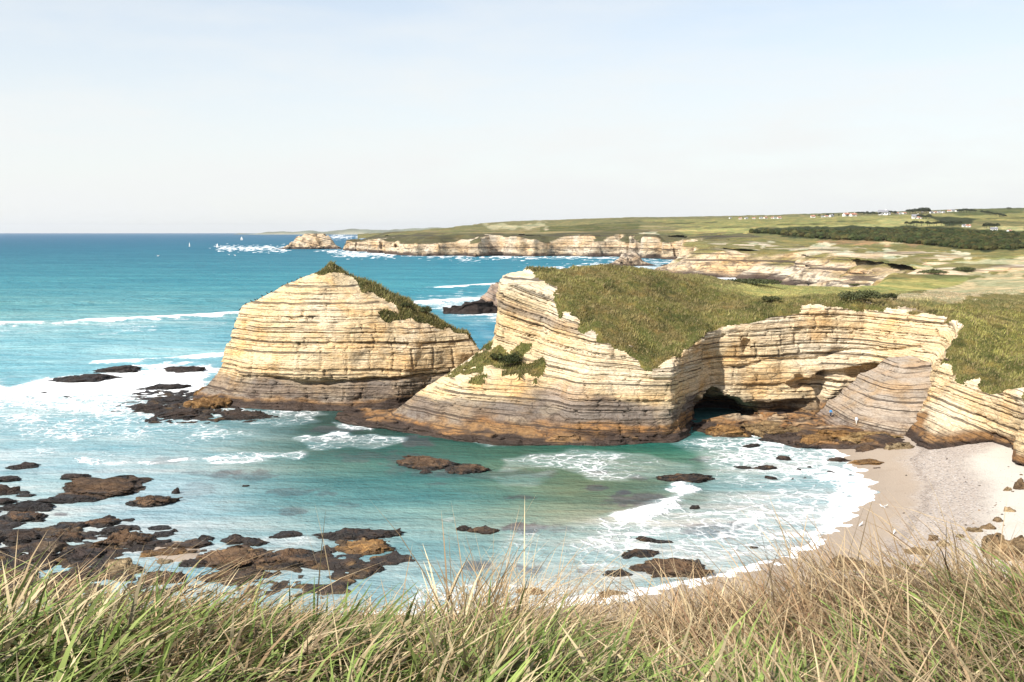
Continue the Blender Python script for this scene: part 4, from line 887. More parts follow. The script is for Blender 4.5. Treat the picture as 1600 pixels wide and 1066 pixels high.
RK = [
 # lower left reef
 (6,57,720,735,'small dark rock alone at the left edge below the surf',G1,DKR),(84,132,735,752,'short dark rock just above the long flat brown one',G1,DKR),
 (58,233,743,780,'long flat brown reef rock, the biggest standing free in the water',G1,BROWN,.5),(38,140,770,790,'low dark shelf at the left foot of the long brown rock',G1,DKR),
 (178,266,767,795,'brown wedge of rock right below the long flat one',G1,BROWN),(267,279,760,772,'tiny upright rock right of the brown wedge',G1,DKR),
 (-20,27,739,754,'dark rock cut by the left edge under the lone small one',G1,DKR),(-30,22,752,775,'rounded dark rock on the left edge in the still pool',G1,UMB),(-30,18,773,790,'lower of two rounded dark rocks on the left edge',G1,DKR),
 (22,44,765,772,'thin dark sliver of rock in the still pool',G1,DKR),(21,54,770,778,'flat dark rock lying under the thin sliver',G1,DKR),
 (-20,70,783,802,'flat dark brown rock above the rusty hump on the left edge',G1,DKR),(-25,62,797,818,'rusty brown hump of rock at the left edge',G1,(.20,.115,.06)),
 (120,188,803,826,'rusty topped rock at the head of the reef',G1,(.20,.115,.06)),(184,208,808,815,'dark tail right of the rusty topped rock',G1,DKR),
 (58,125,814,832,'pale cracked rock left of the rusty topped rock',G1,(.17,.11,.07)),(72,130,823,847,'brown block under the pale cracked rock',G1,BROWN),
 (143,208,816,835,'dark sloping slab below the rusty topped rock',G1,UMB),(130,231,818,859,'big ribbed brown rock slanting up to the right beside a pool gap',G1,BROWN),
 (-30,66,822,853,'long dark mass of rock on the left edge',G1,UMB),(38,101,837,866,'flat pale tan slab amid dark reef rocks',G1,(.27,.20,.135),.4),
 (198,264,839,858,'dark purple brown slab right of the ribbed rock',G1,UMB),(226,266,821,830,'thin dark slab at the water edge of the reef',G1,DKR),(263,278,824,832,'small round dark rock at the reef edge',G1,DKR),
 (222,273,829,841,'dark slab sheltering behind the thin one',G1,DKR),(82,166,849,880,'broad purple dark block under the tan slab',G1,(.10,.07,.058)),(-20,84,858,890,'broken dark shelf along the grass at far left',G1,UMB),
 (138,222,866,902,'tan and ochre block by the little sand pool',G1,TAN,.3),(214,298,855,872,'ochre ledge above the little sand pool',G1,GOLD,.3),(234,332,842,860,'flat brown ledge with ochre lip in the middle of the reef',G1,BROWN,.6),
 (276,332,866,888,'dark rock closing the sand pool on its right',G1,UMB),(236,266,872,882,'small tan rock lying on the little sand pool',G1,TAN,.2),
 (306,333,832,845,'dark knob at the reef edge left of the ochre flecked slab',G1,DKR),(339,394,831,851,'dark slab flecked with ochre at the water edge',G1,UMB,.7),(360,417,837,853,'dark low rock with an ochre top right of the flecked slab',G1,BROWN),
 (278,426,850,892,'large banded brown and ochre rock behind tall straw stems',G1,(.23,.14,.075),.5),(422,478,826,841,'thin dark rock lapped by foam near the tall stems',G1,UMB),(474,626,824,846,'long dark ridge of rock ending the reef on the right',G1,UMB),
 (518,622,836,870,'ochre crowned rock below the long dark ridge',G1,GOLD,.5),(398,522,852,892,'dark banded rock half hidden by straw grass',G1,BROWN),(526,598,866,894,'dark rock at the right foot of the ochre crowned one',G1,UMB),
 (-20,60,880,912,'ochre shelf under the broken dark shelf',G1,(.22,.14,.075),.4),(60,150,878,912,'dark block half sunk behind the olive grass',G1,UMB,.6),(210,290,886,915,'dark boulder under the sand pool',G1,BROWN,.6),(296,420,884,915,'brown shelf right behind the straw stems',G1,BROWN,.6),
 # surf beside the stack
 (72,172,579,597,'thin dark reef streak far out in white water left of the stack',G2,DKR),(136,218,568,583,'dark reef streak behind the longer one in the surf',G2,DKR),(246,318,567,583,'jagged dark reef in the surf behind the stack corner',G2,DKR),
 (212,292,595,609,'low dark reef between the surf and the stack',G2,DKR),(206,306,612,631,'dark weedy reef touching the left foot of the stack',G2,DKR),(206,258,628,645,'small dark reef at the outer end of the weedy shelf',G2,DKR),(226,322,634,655,'brown reef in front of the weedy shelf',G2,UMB),
 (274,362,615,641,'brown ledge with golden top at the left foot of the stack',G2,GOLD),(314,428,641,657,'flat dark reef awash in front of the stack foot',G2,UMB),(300,336,600,622,'golden knob leaning on the left corner of the stack',G2,GOLD),
 (20,40,614,617,'dark speck awash in the open surf',G2,DKR),(58,72,611,615,'dark speck awash in the open surf',G2,DKR),(96,112,618,622,'dark speck awash in the open surf',G2,DKR),
 # behind the headland gap and far out
 (690,782,466,491,'dark reef at the foot of the grey skerry in the gap',None,DKR),
 # bay
 (612,722,705,735,'wide dark brown rock in the middle of the bay',G3,BROWN),(680,768,719,741,'second brown rock overlapping the wide one in mid bay',G3,BROWN),(652,676,731,741,'small rock under the wide brown pair',G3,UMB),
 (1014,1126,739,757,'long loaf shaped rock in foam near the beach',G3,BROWN),(1182,1217,722,735,'round rock between loaf rock and shingle',G3,BROWN),(1150,1184,728,734,'sliver of rock left of the round one',G3,UMB),
 (1161,1194,690,700,'dark rock in white water below the cave',G3,UMB),(1190,1228,681,691,'flat dark rock in the foam under the golden ledge',G3,UMB),(1212,1242,709,720,'dark rock awash in the top of the wash',G3,UMB),
 (1077,1095,788,796,'small dark rock in wash below the loaf rock',G3,UMB),(1198,1217,742,750,'small dark rock right below the round rock',G3,UMB),
 (710,737,818,830,'little dark rock left of its golden flecked neighbour',G3,UMB),(729,788,821,836,'golden flecked oval rock in the near bay',G3,BROWN,.6),
 (994,1026,835,846,'oval rock above two flatter ones near the grass',G3,BROWN),(1016,1054,843,849,'thin dark sliver beside the oval rock',G3,UMB),(973,1032,855,872,'flat brown rock under the oval one',G3,BROWN),
 (986,1118,856,904,'large slanting brown rock nearest the beach grass',G3,BROWN,.6),(944,994,886,903,'low tail of the large slanting brown rock',G3,UMB),(806,862,917,934,'ochre rock peeping over the grass in mid picture',G3,GOLD,.4),(938,982,921,934,'flat ochre rock at the sand edge behind grass',G3,GOLD,.4),
 (598,626,823,838,'dark rock just right of the long reef ridge',G3,UMB),(1290,1308,735,739,'dark speck of rock in the thin wash',G3,UMB),(1245,1254,731,735,'dark speck of rock in the thin wash',G3,UMB),(1262,1270,727,731,'dark speck of rock in the thin wash',G3,UMB),(1236,1242,746,750,'dark speck of rock in the thin wash',G3,UMB),(1326,1334,740,743,'dark speck of rock in the thin wash',G3,UMB),(1255,1262,745,748,'dark speck of rock in the thin wash',G3,UMB),
 (376,388,756,761,'lone dark speck in the calm left of mid bay',G3,UMB),(1172,1186,852,857,'dark pebble in wash beside the near beach',G3,UMB),
]
for e in RK:
    (l, r, t, b, lab, grp, col), wd = e[:7], (e[7] if len(e) > 7 else 1.0)
    rock('reef_rock', l, r, t, b, lab, grp, col, 0.0, wd)
for (l, r, t, b, z, lab, col, wd) in [
 (1106,1182,658,681,.3,'golden rounded slab right beside the cave mouth',GOLD,.7),(1168,1278,651,676,1.0,'long pale gold slab under the back wall',(.40,.27,.13),.3),(1180,1208,664,676,.4,'small gold block in front of the long pale slab',GOLD,.6),
 (1252,1327,674,698,.3,'dark edged gold slab over the wash',GOLD,.8),(1276,1362,665,680,1.6,'thin gold slab at the walkers feet',GOLD,.2),(1317,1418,668,686,1.4,'wide flat gold slab under the grey tilted slab',(.42,.28,.12),.2),
 (1352,1414,680,699,.6,'cracked gold slab in the lower row',GOLD,.6),(1386,1436,686,708,.5,'pale gold block at the beach corner',TAN,.4),(1250,1304,686,700,.1,'dark wet slab at the wash edge',UMB,1.0),(1302,1346,684,698,.3,'brown slab in the lowest row',BROWN,.8),
 (1216,1262,672,690,.1,'dark brown block between gold slabs and wash',UMB,1.0),(1340,1392,690,706,.3,'low brown block where shingle meets the slabs',BROWN,.6)]:
    rock('rock_slab', l, r, t, b, lab, G4, col, z, wd, 'rock slab', flat=.45)
for (l, r, t, b, z, lab, col) in [
 (1296,1338,710,723,.3,'dark flat rock at the head of the shingle',UMB),(1332,1389,713,728,.45,'golden flat rock beside the dark one on the shingle',GOLD),(1366,1382,729,733,.6,'dark chip of rock under the golden flat rock',UMB),
 (1546,1640,822,876,2.9,'large ochre boulder mass at right edge of the beach',(.34,.235,.125)),(1515,1540,820,833,2.7,'ochre rock at the left end of the boulder line',(.36,.26,.14)),(1536,1560,814,828,2.8,'brown ochre rock in the boulder line',(.32,.22,.12)),(1555,1572,806,817,2.8,'darkest rock in the boulder line',(.22,.15,.085)),(1572,1590,790,801,2.8,'ochre rock uphill of the boulder line',(.40,.29,.16)),(1570,1584,759,768,2.6,'small ochre rock high on the white sand',(.40,.29,.16)),
 (1586,1612,744,766,2.6,'brown rock at the right edge under the cliff',(.30,.2,.11)),(1450,1470,833,846,2.2,'brown rock on the lower shingle',(.27,.18,.10)),(1424,1468,852,868,2.2,'long ochre rock low on the white sand',(.38,.27,.15)),(1468,1490,842,855,2.4,'pale ochre rock beside the brown one on the lower sand',(.42,.32,.19)),(1495,1512,832,841,2.5,'small tan rock left of the boulder line',(.40,.3,.17)),
 (1298,1364,862,892,1.6,'brown outcrop behind the grass right of mid picture',(.26,.17,.085)),(1420,1456,878,892,2.2,'dark brown stone showing over the straw grass',(.24,.15,.08)),(1366,1424,882,898,2.0,'low tan stone behind the straw grass',(.36,.26,.15))]:
    rock('beach_rock', l, r, t, b, lab, G5, col, z, .0)
rr = random.Random(4)
for k in range(46):                                              # small dark stones strewn over the sand
    a = rr.random(); px_, py_ = (1395 + 180 * rr.random(), 712 + 150 * rr.random()) if k < 30 else (1480 + 115 * a, 850 - 105 * a + rr.uniform(-14, 14))
    sz_ = rr.uniform(2.2, 5.5)
    rock('beach_stone', px_, px_ + sz_, py_ - sz_ * .7, py_, 'one of the small dark stones strewn over the pale sand', 'small dark stones on the sand', (.10, .075, .055) if k < 30 else (.30, .21, .12), 2.3 if px_ > 1440 else 1.0, 0, 'stone', sub=2)
# larger skerries, with cream rock above a dark foot
def skerry(name, l, r, b, prof, label, seed, depth, foot=2.0, col=(.56, .46, .33), turf=None):
    """A rock island from its pixel width, water line and a height profile along its length (metres)."""
    x0, y0 = P((l + r) / 2, b, 0); wid = (r - l) * (y0 * CP + H * SP) / F; st = wid / 70; stz = max(max(prof) / 26, .25)
    xs = np.arange(-wid * .58, wid * .58, st); ys = np.arange(-depth * .3, depth * 1.25, st * 1.1); zs = np.arange(-stz * 3, max(prof) * 1.25, stz); X, Y = np.meshgrid(xs, ys, indexing='ij')
    hp = np.interp(X, np.linspace(-wid / 2, wid / 2, len(prof)), prof); sc = wid / 9
    n = fbm(X / sc, Y / sc, X * 0, seed, 4); e = np.sqrt((X / (wid / 2)) ** 2 + ((Y - depth / 2) / (depth / 2)) ** 2); f = np.empty((len(xs), len(ys), len(zs)), np.float32)
    for k, z in enumerate(zs):
        n3 = fbm(X / sc * 1.6, Y / sc * 1.6, X * 0 + z / sc * 2.4, seed + 1, 4); t = np.clip(z / np.maximum(hp, .5), 0, 2)
        f[:, :, k] = (e - 1 + .5 * t ** 1.5 + .30 * n + .16 * n3) * depth / 2
    V, Q = surface_nets(f, (xs[0], ys[0], zs[0]), (st, st * 1.1, stz)); x, y, z = V.T; Nn = vnormals(V, Q); nn = fbm(x / sc * 2, y / sc * 2, z / sc * 4, seed + 2, 3)
    c = np.tile(np.array(col), (len(V), 1)) * (1 + .25 * nn[:, None]); d = ss(foot * 1.5, foot * .8, z + nn * foot * .5)[:, None]; c = c * (1 - d) + np.array((.06, .045, .038)) * d
    if turf: g_ = (ss(.6, .8, smooth_field(V, Q, Nn[:, 2], 2) + .2 * nn) * ss(turf, turf * 1.3, z))[:, None]; c = c * (1 - g_) + np.array((.10, .10, .042)) * g_
    o = mesh_obj(name, V, Q, M_COAST if wid > 60 else M_CLIFF, attrs={'Col': np.clip(c, .01, .9), 'strata': z + .25 * x * (seed % 3)}); o.location = (x0, y0, 0); tag(o, label, 'rock island'); return o
skerry('skerry', 428, 532, 389.5, [2, 6, 15, 24, 26, 30, 27, 24, 14, 3], 'pale rocky islet standing off the tip of the far cliffs', 301, 90, 4)
skerry('skerry', 538, 580, 381, [2, 4, 3, 7, 3, 6, 2], 'small dark rocks in white water behind the far islet', 305, 70, 9)
skerry('skerry', 938, 1030, 416, [.6, 2, 5, 10, 13, 12, 5, 3, 1], 'grey humped rock in the sea beyond the headland', 308, 26, 2.4, (.45, .39, .32))
skerry('skerry', 700, 850, 489, [.6, 2.2, 4.5, 8.5, 10, 11, 12, 10], 'grey sloping skerry seen through the gap by the stack', 311, 28, 2.6, (.36, .29, .24))
skerry('skerry', 1030, 1056, 416, [.5, 2, 1.5, .5], 'tiny dark rock right beside the grey humped rock', 314, 8, 4)
#==LIFE==
# low weedy shelf that the lower left reef stands on
def build_shelf(poly, pools, x0, x1, y0, y1, label, dk):
    xs = np.arange(x0, x1, .5); ys = np.arange(y0, y1, .5); zs = np.arange(-1.2, 1.6, .2); X, Y = np.meshgrid(xs, ys, indexing='ij'); px, py = proj(X, Y, X * 0)
    s = sdpoly(px, py * 2, poly); pool = sdpoly(px, py * 2, pools); n = fbm(X / 5, Y / 4, X * 0, 401, 4)
    dip = np.abs(fbm(X / 7 + 9, Y / 3.5, X * 0, 402, 3)); top = .30 + .55 * np.round(1.5 * n) / 1.5 * .8 - .9 * ss(.16, .02, dip) - 1.5 * ss(30, -10, s * 0 + pool)
    f = np.empty((len(xs), len(ys), len(zs)), np.float32)
    for k, z in enumerate(zs): f[:, :, k] = np.maximum((s + 34 * n) * .08 + .4 * z, z - top + .3 * vnoise(X / 1.4, Y / 1.4, X * 0 + z, 403))
    V, Q = surface_nets(f, (xs[0], ys[0], zs[0]), (.5, .5, .2)); n2 = ss(-.1, .4, fbm(V[:, 0] / 3, V[:, 1] / 3, V[:, 2], 404, 3))[:, None]
    V += (.12 * fbm(V[:, 0] * 1.3, V[:, 1] * 1.3, V[:, 2] * 1.3, 405, 3))[:, None] * np.array((.3, .3, 1))
    tag(mesh_obj('reef_shelf', V, Q, M_ROCK, attrs={'Col': np.array(dk) * (1 - n2) + np.array((.30, .19, .085)) * n2 * (1.0 if dk is UMB else .5), 'weed': np.full(len(V), .8)}), label, 'rock shelf')
build_shelf([(-200, 1560), (0, 1600), (60, 1655), (120, 1650), (180, 1660), (240, 1690), (300, 1720), (420, 1715), (500, 1700), (600, 1690), (620, 1760), (540, 1860), (300, 1960), (-200, 1960)], [(205, 1745), (300, 1735), (340, 1760), (300, 1788), (225, 1790)], -110, 2, 104, 150, 'low dark weedy shelf of rock spreading under the whole lower left reef', UMB)
build_shelf([(196, 1268), (230, 1226), (300, 1216), (350, 1240), (420, 1286), (330, 1320), (230, 1316)], [(900, 0), (901, 0), (901, 1)], -105, -40, 206, 250, 'dark weedy shelf joining the broken reef to the left foot of the stack', DKR)
bpy.context.view_layer.update(); DG = bpy.context.evaluated_depsgraph_get()

# ------------------------------------------------------------------ shrubs
def leaf_cloud(name, lumps, n, size, col, seed, parent=None, kind=None):
    r = np.random.RandomState(seed); pts = []
    for (c, rad) in lumps:
        k = int(n / len(lumps)); d = r.normal(0, 1, (k, 3)); d /= np.linalg.norm(d, axis=1, keepdims=True); d[:, 2] = np.abs(d[:, 2]) * 1.0 - .15
        rr_ = (r.uniform(.55, 1.08, (k, 1)) + .12 * fbm(d[:, 0] * 2.4 + seed, d[:, 1] * 2.4, d[:, 2] * 2.4, seed, 2)[:, None]); pts.append(np.array(c) + d * rr_ * np.array(rad))
    p = np.concatenate(pts); k = len(p); a = r.normal(0, 1, (k, 3)); a /= np.linalg.norm(a, axis=1, keepdims=True); b = np.cross(a, r.normal(0, 1, (k, 3))); b /= np.linalg.norm(b, axis=1, keepdims=True)
    s = size * r.uniform(.6, 1.4, (k, 1)); V = np.stack([p - a * s, p + b * s * .6, p + a * s, p - b * s * .6], 1).reshape(-1, 3); Fc = np.arange(4 * k).reshape(-1, 4)
    c = np.array(col) * r.uniform(.55, 1.4, (k, 1)) * (1 + .3 * fbm(p[:, 0] / (size * 5), p[:, 1] / (size * 5), p[:, 2] / (size * 5), seed + 1, 2)[:, None])
    o = mesh_obj(name, V, Fc, M_BLADE, parent, smooth=False, attrs={'Col': np.repeat(np.clip(c, .004, .8), 4, 0)})
    if kind: o['kind'] = kind
    return o
M_BARK = flat_material('bark', (.10, .075, .05), .9)
def stems(name, ends, r0, parent):
    V, Fc = [], []
    for e in ends:
        e = np.array(e, float); n0 = len(V)
        for t, rd in ((-.1, 1), (.5, .7), (1, .25)):
            c = e * t + np.array((0, 0, .12 * t * (1 - t) * np.linalg.norm(e)))
            for k in range(6): V.append(c + r0 * rd * np.array((math.cos(k * 1.047), math.sin(k * 1.047), 0)))
        for q in range(2):
            for k in range(6): a = n0 + q * 6 + k; b = n0 + q * 6 + (k + 1) % 6; Fc.append((a, b, b + 6, a + 6))
    return mesh_obj(name, V, Fc, M_BARK, parent)
def shrub(px, py, w, hgt, col, label, seed, n=1500, size=.16):
    g = ground(px, py)
    if not g: return
    t = empty('shrub', g); tag(t, label, 'shrub', 'shrubs on the cliff tops'); r = random.Random(seed)
    lumps = [((r.uniform(-.32, .32) * w, r.uniform(-.3, .3) * w, hgt * r.uniform(.25, .45)), (w * r.uniform(.22, .36), w * r.uniform(.2, .32), hgt * r.uniform(.42, .62))) for _ in range(6)]
    leaf_cloud('foliage', lumps, n, size, col, seed, t); stems('stem', [(c[0] * .8, c[1] * .8, c[2]) for c, _ in lumps[:4]], .06, t)
shrub(797, 572, 4.6, 3.2, (.045, .056, .018), 'dark green bush on the low spur of the headland', 501, 2600, .15)
shrub(776, 562, 2.6, 1.6, (.075, .080, .026), 'smaller olive bush left of the dark one on the spur', 502)
shrub(665, 489, 3.0, 1.9, (.075, .083, .032), 'bush breaking the ridge line of the stack', 503)
shrub(634, 480, 2.4, 1.3, (.055, .06, .02), 'bush just uphill of the ridge breaking one on the stack', 504)
shrub(1345, 470, 9.0, 2.6, (.075, .083, .032), 'wide dark thicket above the cove wall beside the sandy patch', 505, 2600, .2)
shrub(1385, 468, 5.0, 1.6, (.06, .066, .025), 'low bush at the right end of the thicket', 506)
shrub(1335, 447, 5.0, 1.4, (.06, .068, .024), 'small round bush alone in the pale meadow', 507)
shrub(1175, 444, 16.0, 1.6, (.06, .07, .026), 'long low hedge on the brink above the far inlet', 508, 2600, .25)
shrub(1460, 428, 14.0, 2.2, (.075, .083, .032), 'left half of the dark hedge line by the pale track', 509, 2400, .28)
shrub(1505, 424, 14.0, 2.2, (.075, .083, .032), 'right half of the dark hedge line by the pale track', 510, 2400, .28)
shrub(1205, 470, 4.0, 1.2, (.075, .08, .028), 'low olive bush on the turf of the headland', 511)

# ------------------------------------------------------------------ far woods, hedgerow trees and houses
def build_woods():
    r = np.random.RandomState(9); poly = [(1172,364),(1220,363),(1300,363),(1420,361),(1500,363),(1600,368),(1640,370),(1640,388),(1600,389),(1532,391),(1480,386),(1380,377),(1290,374),(1240,369)]
    Vs, Fs, Cs, n = [], [], [], 0; U, Fc = ICO[2]; k = 0
    for _ in range(5200):
        px, py = r.uniform(1170, 1640), r.uniform(355, 392)
        if sdpoly(np.array(px), np.array(py), poly) > 0: continue
        g = ground(px, py)
        if not g or g[1] < 500: continue
        sc = r.uniform(2.2, 4.4) * (.75 if g[1] < 1100 else 1); p = U * (1 + .30 * fbm(U[:, 0] * 1.7 + k, U[:, 1] * 1.7, U[:, 2] * 1.7, 7, 2)[:, None]) * np.array((1.1, 1.1, .9)) * sc
        Vs.append(p + np.array(g) + np.array((0, 0, sc * .55))); Fs.append(Fc + n); n += len(U); k += 1
        Cs.append(np.tile(np.array((.050, .058, .024)) * r.uniform(.6, 1.5) * np.array((r.uniform(.9, 1.3), 1, 1)), (len(U), 1)))
    o = mesh_obj('woods', np.concatenate(Vs), np.concatenate(Fs), M_HILL, smooth=False, attrs={'Col': np.concatenate(Cs)})
    tag(o, 'belt of dark woodland across the middle hills', 'woodland', kind='stuff')
build_woods()
tree_proto = []
def tree_at(px, py, hgt, label):
    g = ground(px, py)
    if not g: return
    if not tree_proto:
        t = empty('hedgerow_tree', g); leaf_cloud('crown', [((0, 0, .62), (.42, .42, .36)), ((.2, .1, .5), (.3, .3, .25)), ((-.2, -.1, .55), (.3, .3, .28))], 420, .07, (.042, .05, .022), 520, t); stems('trunk', [(0, 0, .5)], .05, t); tree_proto.append(t)
    else: t = copy_tree(tree_proto[0])
    t.location = g; t.scale = (hgt * 1.15, hgt * 1.15, hgt); t.rotation_euler = (0, 0, px * 1.7); tag(t, label, 'tree', 'dark trees along the far hills')
rt = random.Random(12)
for (a, b, y0_, y1_, k, h_, lab) in [(1340, 1376, 336, 336.5, 14, 12, 'one of the dark trees in the far row left of the big white house'), (1388, 1400, 335, 335, 4, 12, 'one of the dark trees right behind the big white house'), (1418, 1452, 334, 333.5, 16, 17, 'one of the dark trees in the clump on the far ridge'), (1436, 1452, 342.5, 342.5, 6, 12, 'one of the dark trees sheltering the white farmhouse'),
                                   (1495, 1525, 332.5, 332, 9, 12, 'one of the dark trees in the row beyond the far village'), (1532, 1572, 333, 341, 13, 9, 'one of the trees dotted down the far slope at the right'), (1572, 1580, 328, 327.6, 3, 10, 'one of the tiny trees on the skyline at the right edge'), (1412, 1500, 353, 353.5, 14, 9, 'one of the dark trees edging the field above the woods'),
                                   (1270, 1340, 339, 338, 10, 9, 'one of the dark trees among the left far houses'), (1536, 1560, 357, 357, 6, 9, 'one of the dark trees in the hedge of the pale field at right')]:
    for i in range(k): u = (i + rt.uniform(.1, .9)) / k; tree_at(a + (b - a) * u, y0_ + (y1_ - y0_) * u + rt.uniform(-.3, .3), h_ * rt.uniform(.7, 1.2), lab)
M_WALL = flat_material('white_render', (.80, .78, .74)); M_TILE = flat_material('clay_tile', (.36, .16, .10)); M_SLATE = flat_material('slate', (.20, .20, .22)); M_PANE = flat_material('dark_pane', (.03, .035, .04), .2)
def box_mesh(x0, x1, y0, y1, z0, z1): return [(x, y, z) for z in (z0, z1) for (x, y) in ((x0, y0), (x1, y0), (x1, y1), (x0, y1))], [(0, 3, 2, 1), (4, 5, 6, 7), (0, 1, 5, 4), (1, 2, 6, 5), (2, 3, 7, 6), (3, 0, 4, 7)]
def make_house(tile):
    t = empty('house'); v, f = box_mesh(-.5, .5, -.35, .35, -.3, .5)
    f3 = [(f_[0], f_[1], f_[2]) for f_ in f] + [(f_[0], f_[2], f_[3]) for f_ in f]; v = v + [(-.5, 0, .82), (.5, 0, .82)]; f3 += [(4, 8, 7), (5, 6, 9)]
    mesh_obj('wall', v, f3, M_WALL, t, smooth=False)
    rv = [(-.55, -.42, .46), (.55, -.42, .46), (.55, 0, .86), (-.55, 0, .86), (-.55, .42, .46), (.55, .42, .46), (-.55, -.42, .42), (.55, -.42, .42), (.55, 0, .82), (-.55, 0, .82), (-.55, .42, .42), (.55, .42, .42)]
    rf = mesh_obj('roof', rv, [(0, 1, 2, 3), (3, 2, 5, 4), (6, 9, 8, 7), (9, 10, 11, 8), (0, 6, 7, 1), (4, 5, 11, 10), (0, 3, 9, 6), (3, 4, 10, 9), (1, 7, 8, 2), (2, 8, 11, 5)], tile, t, smooth=False)
    v, f = box_mesh(.2, .3, -.05, .05, .6, 1.0); mesh_obj('chimney', v, f, M_WALL, rf, smooth=False)
    for x in (-.28, .05, .33): v, f = box_mesh(x - .06, x + .06, -.36, -.34, .1, .32); mesh_obj('window', v, f, M_PANE, t, smooth=False)
    v, f = box_mesh(-.14, -.04, -.36, -.34, -.3, .26); mesh_obj('door', v, f, M_PANE, t, smooth=False); return t
H1 = make_house(M_TILE); H2 = make_house(M_SLATE); used = {}
for (px, py, wd, kd, lab) in [(1207,341.5,12,0,None),(1211,341.8,11,1,None),(1217.5,341.8,14,0,None),(1270,340,16,0,'pale house left of the far village row'),(1279,333.2,10,1,'tiny white house alone on the far skyline'),(1285,339.6,10,1,None),(1291,339.4,12,0,None),(1299,339,16,1,None),(1322,338,24,0,'long pink roofed house left of the big white one'),(1333,338,22,0,'second long house between pink roofed and big white ones'),
  (1380,336,36,1,'big white house on the far ridge'),(1388,335.4,14,1,'small white house right beside the big one'),(1402,334.8,14,0,None),(1407,334.8,12,1,None),(1413,334.6,14,0,None),(1431,341.4,22,1,'white farmhouse under the dark trees'),(1437,341.6,12,0,'low shed beside the white farmhouse'),
  (1455,333.6,14,1,None),(1461,333.2,12,0,None),(1467,333,14,1,None),(1474,332.8,12,1,None),(1483,331.2,14,0,None),(1489,330.6,16,1,None),(1495,330.8,12,1,None),(1441,331.6,10,0,None),(1507,354.6,9,1,'left of two cottages above the woods'),(1513,354.8,9,0,'right of two cottages above the woods'),(1553,360.4,11,1,'white cottage in the hedge by the pale field'),(1577,362.6,8,0,'small cottage at the right end of the woods'),
  (1157,342.6,12,0,None),(1166,342.4,12,1,None),(1178,342.2,12,0,None),(1189,342,12,1,None),(1196,341.8,14,0,None),(1141,341.6,10,1,None)]:
    g = ground(px, py)
    if not g: continue
    pr = (H1, H2)[kd]; o = pr if kd not in used else copy_tree(pr); used[kd] = 1
    s_ = wd * .85; o.location = g; o.scale = (s_, s_ * .9, s_ * .62); o.rotation_euler = (0, 0, math.sin(px * 3.3) * .5)
    if not lab: lab = ('pale house in the left far row with an orange roof' if kd == 0 else 'white house in the left far row with a grey roof') if px < 1310 else ('pale house of the village on the far ridge with an orange roof' if kd == 0 else 'white house of the village on the far ridge with a grey roof')
    tag(o, lab, 'house', 'houses on the far hills')

# ------------------------------------------------------------------ sailing boats and gulls
def make_boat():
    t = empty('sailing_boat'); n = 9; V = []
    for i in range(n):
        u = i / (n - 1) * 2 - 1; wd = .16 * (1 - abs(u) ** 2.6) + .004
        for a in (-1, -.7, 0, .7, 1): V.append((u * .5, a * wd, .10 + .03 * u * u - .16 * (1 - a * a) * (1 - u * u * .6)))
    Fc = [(i * 5 + k, i * 5 + k + 1, i * 5 + k + 6, i * 5 + k + 5) for i in range(n - 1) for k in range(4)] + [(i * 5, i * 5 + 5, i * 5 + 9, i * 5 + 4) for i in range(n - 1)]
    mesh_obj('hull', V, Fc, M_WALL, t); v, f = box_mesh(.02, .035, -.008, .008, .05, 1.25); mesh_obj('mast', v, f, M_SLATE, t, smooth=False)
    def sail(nm, a, b, c, bow):
        V = []; m = 6
        for i in range(m + 1):
            for k in range(m + 1):
                u, w_ = i / m, k / m; p = (np.array(a) * (1 - w_) + np.array(b) * w_) * (1 - u) + np.array(c) * u; p[1] += bow * w_ * (1 - w_) * 4 * (1 - u); V.append(p)
        me = mesh_obj(nm, V, grid_faces(m + 1, m + 1), M_WALL, t); md = me.modifiers.new('cloth', 'SOLIDIFY'); md.thickness = .006
    sail('mainsail', (.02, 0, .2), (-.44, .03, .2), (.02, 0, 1.22), .05); sail('jib', (.46, 0, .14), (.06, .03, .18), (.05, 0, 1.05), .05); return t
bt = make_boat()
for i, (px, py, L, lab) in enumerate([(296, 385.5, 10, 'white sailing boat nearest the left, out on the blue sea'), (339.5, 387, 9, 'white sailing boat between the other two, by the white shoal water'), (377.5, 375.5, 15, 'white sailing boat farthest out, nearest the horizon')]):
    o = bt if i == 0 else copy_tree(bt); x, y = P(px, py); o.location = (x, y, .1); o.scale = (L, L, L * 1.1); o.rotation_euler = (0, .06, -.9 + .35 * i); tag(o, lab, 'sailing boat', 'sailing boats on the open sea')
M_GULL = flat_material('gull_white', (.82, .82, .80)); M_WING = flat_material('gull_grey', (.55, .57, .60)); M_BILL = flat_material('gull_bill', (.55, .33, .06)); M_BLK = flat_material('black_plumage', (.02, .02, .022))
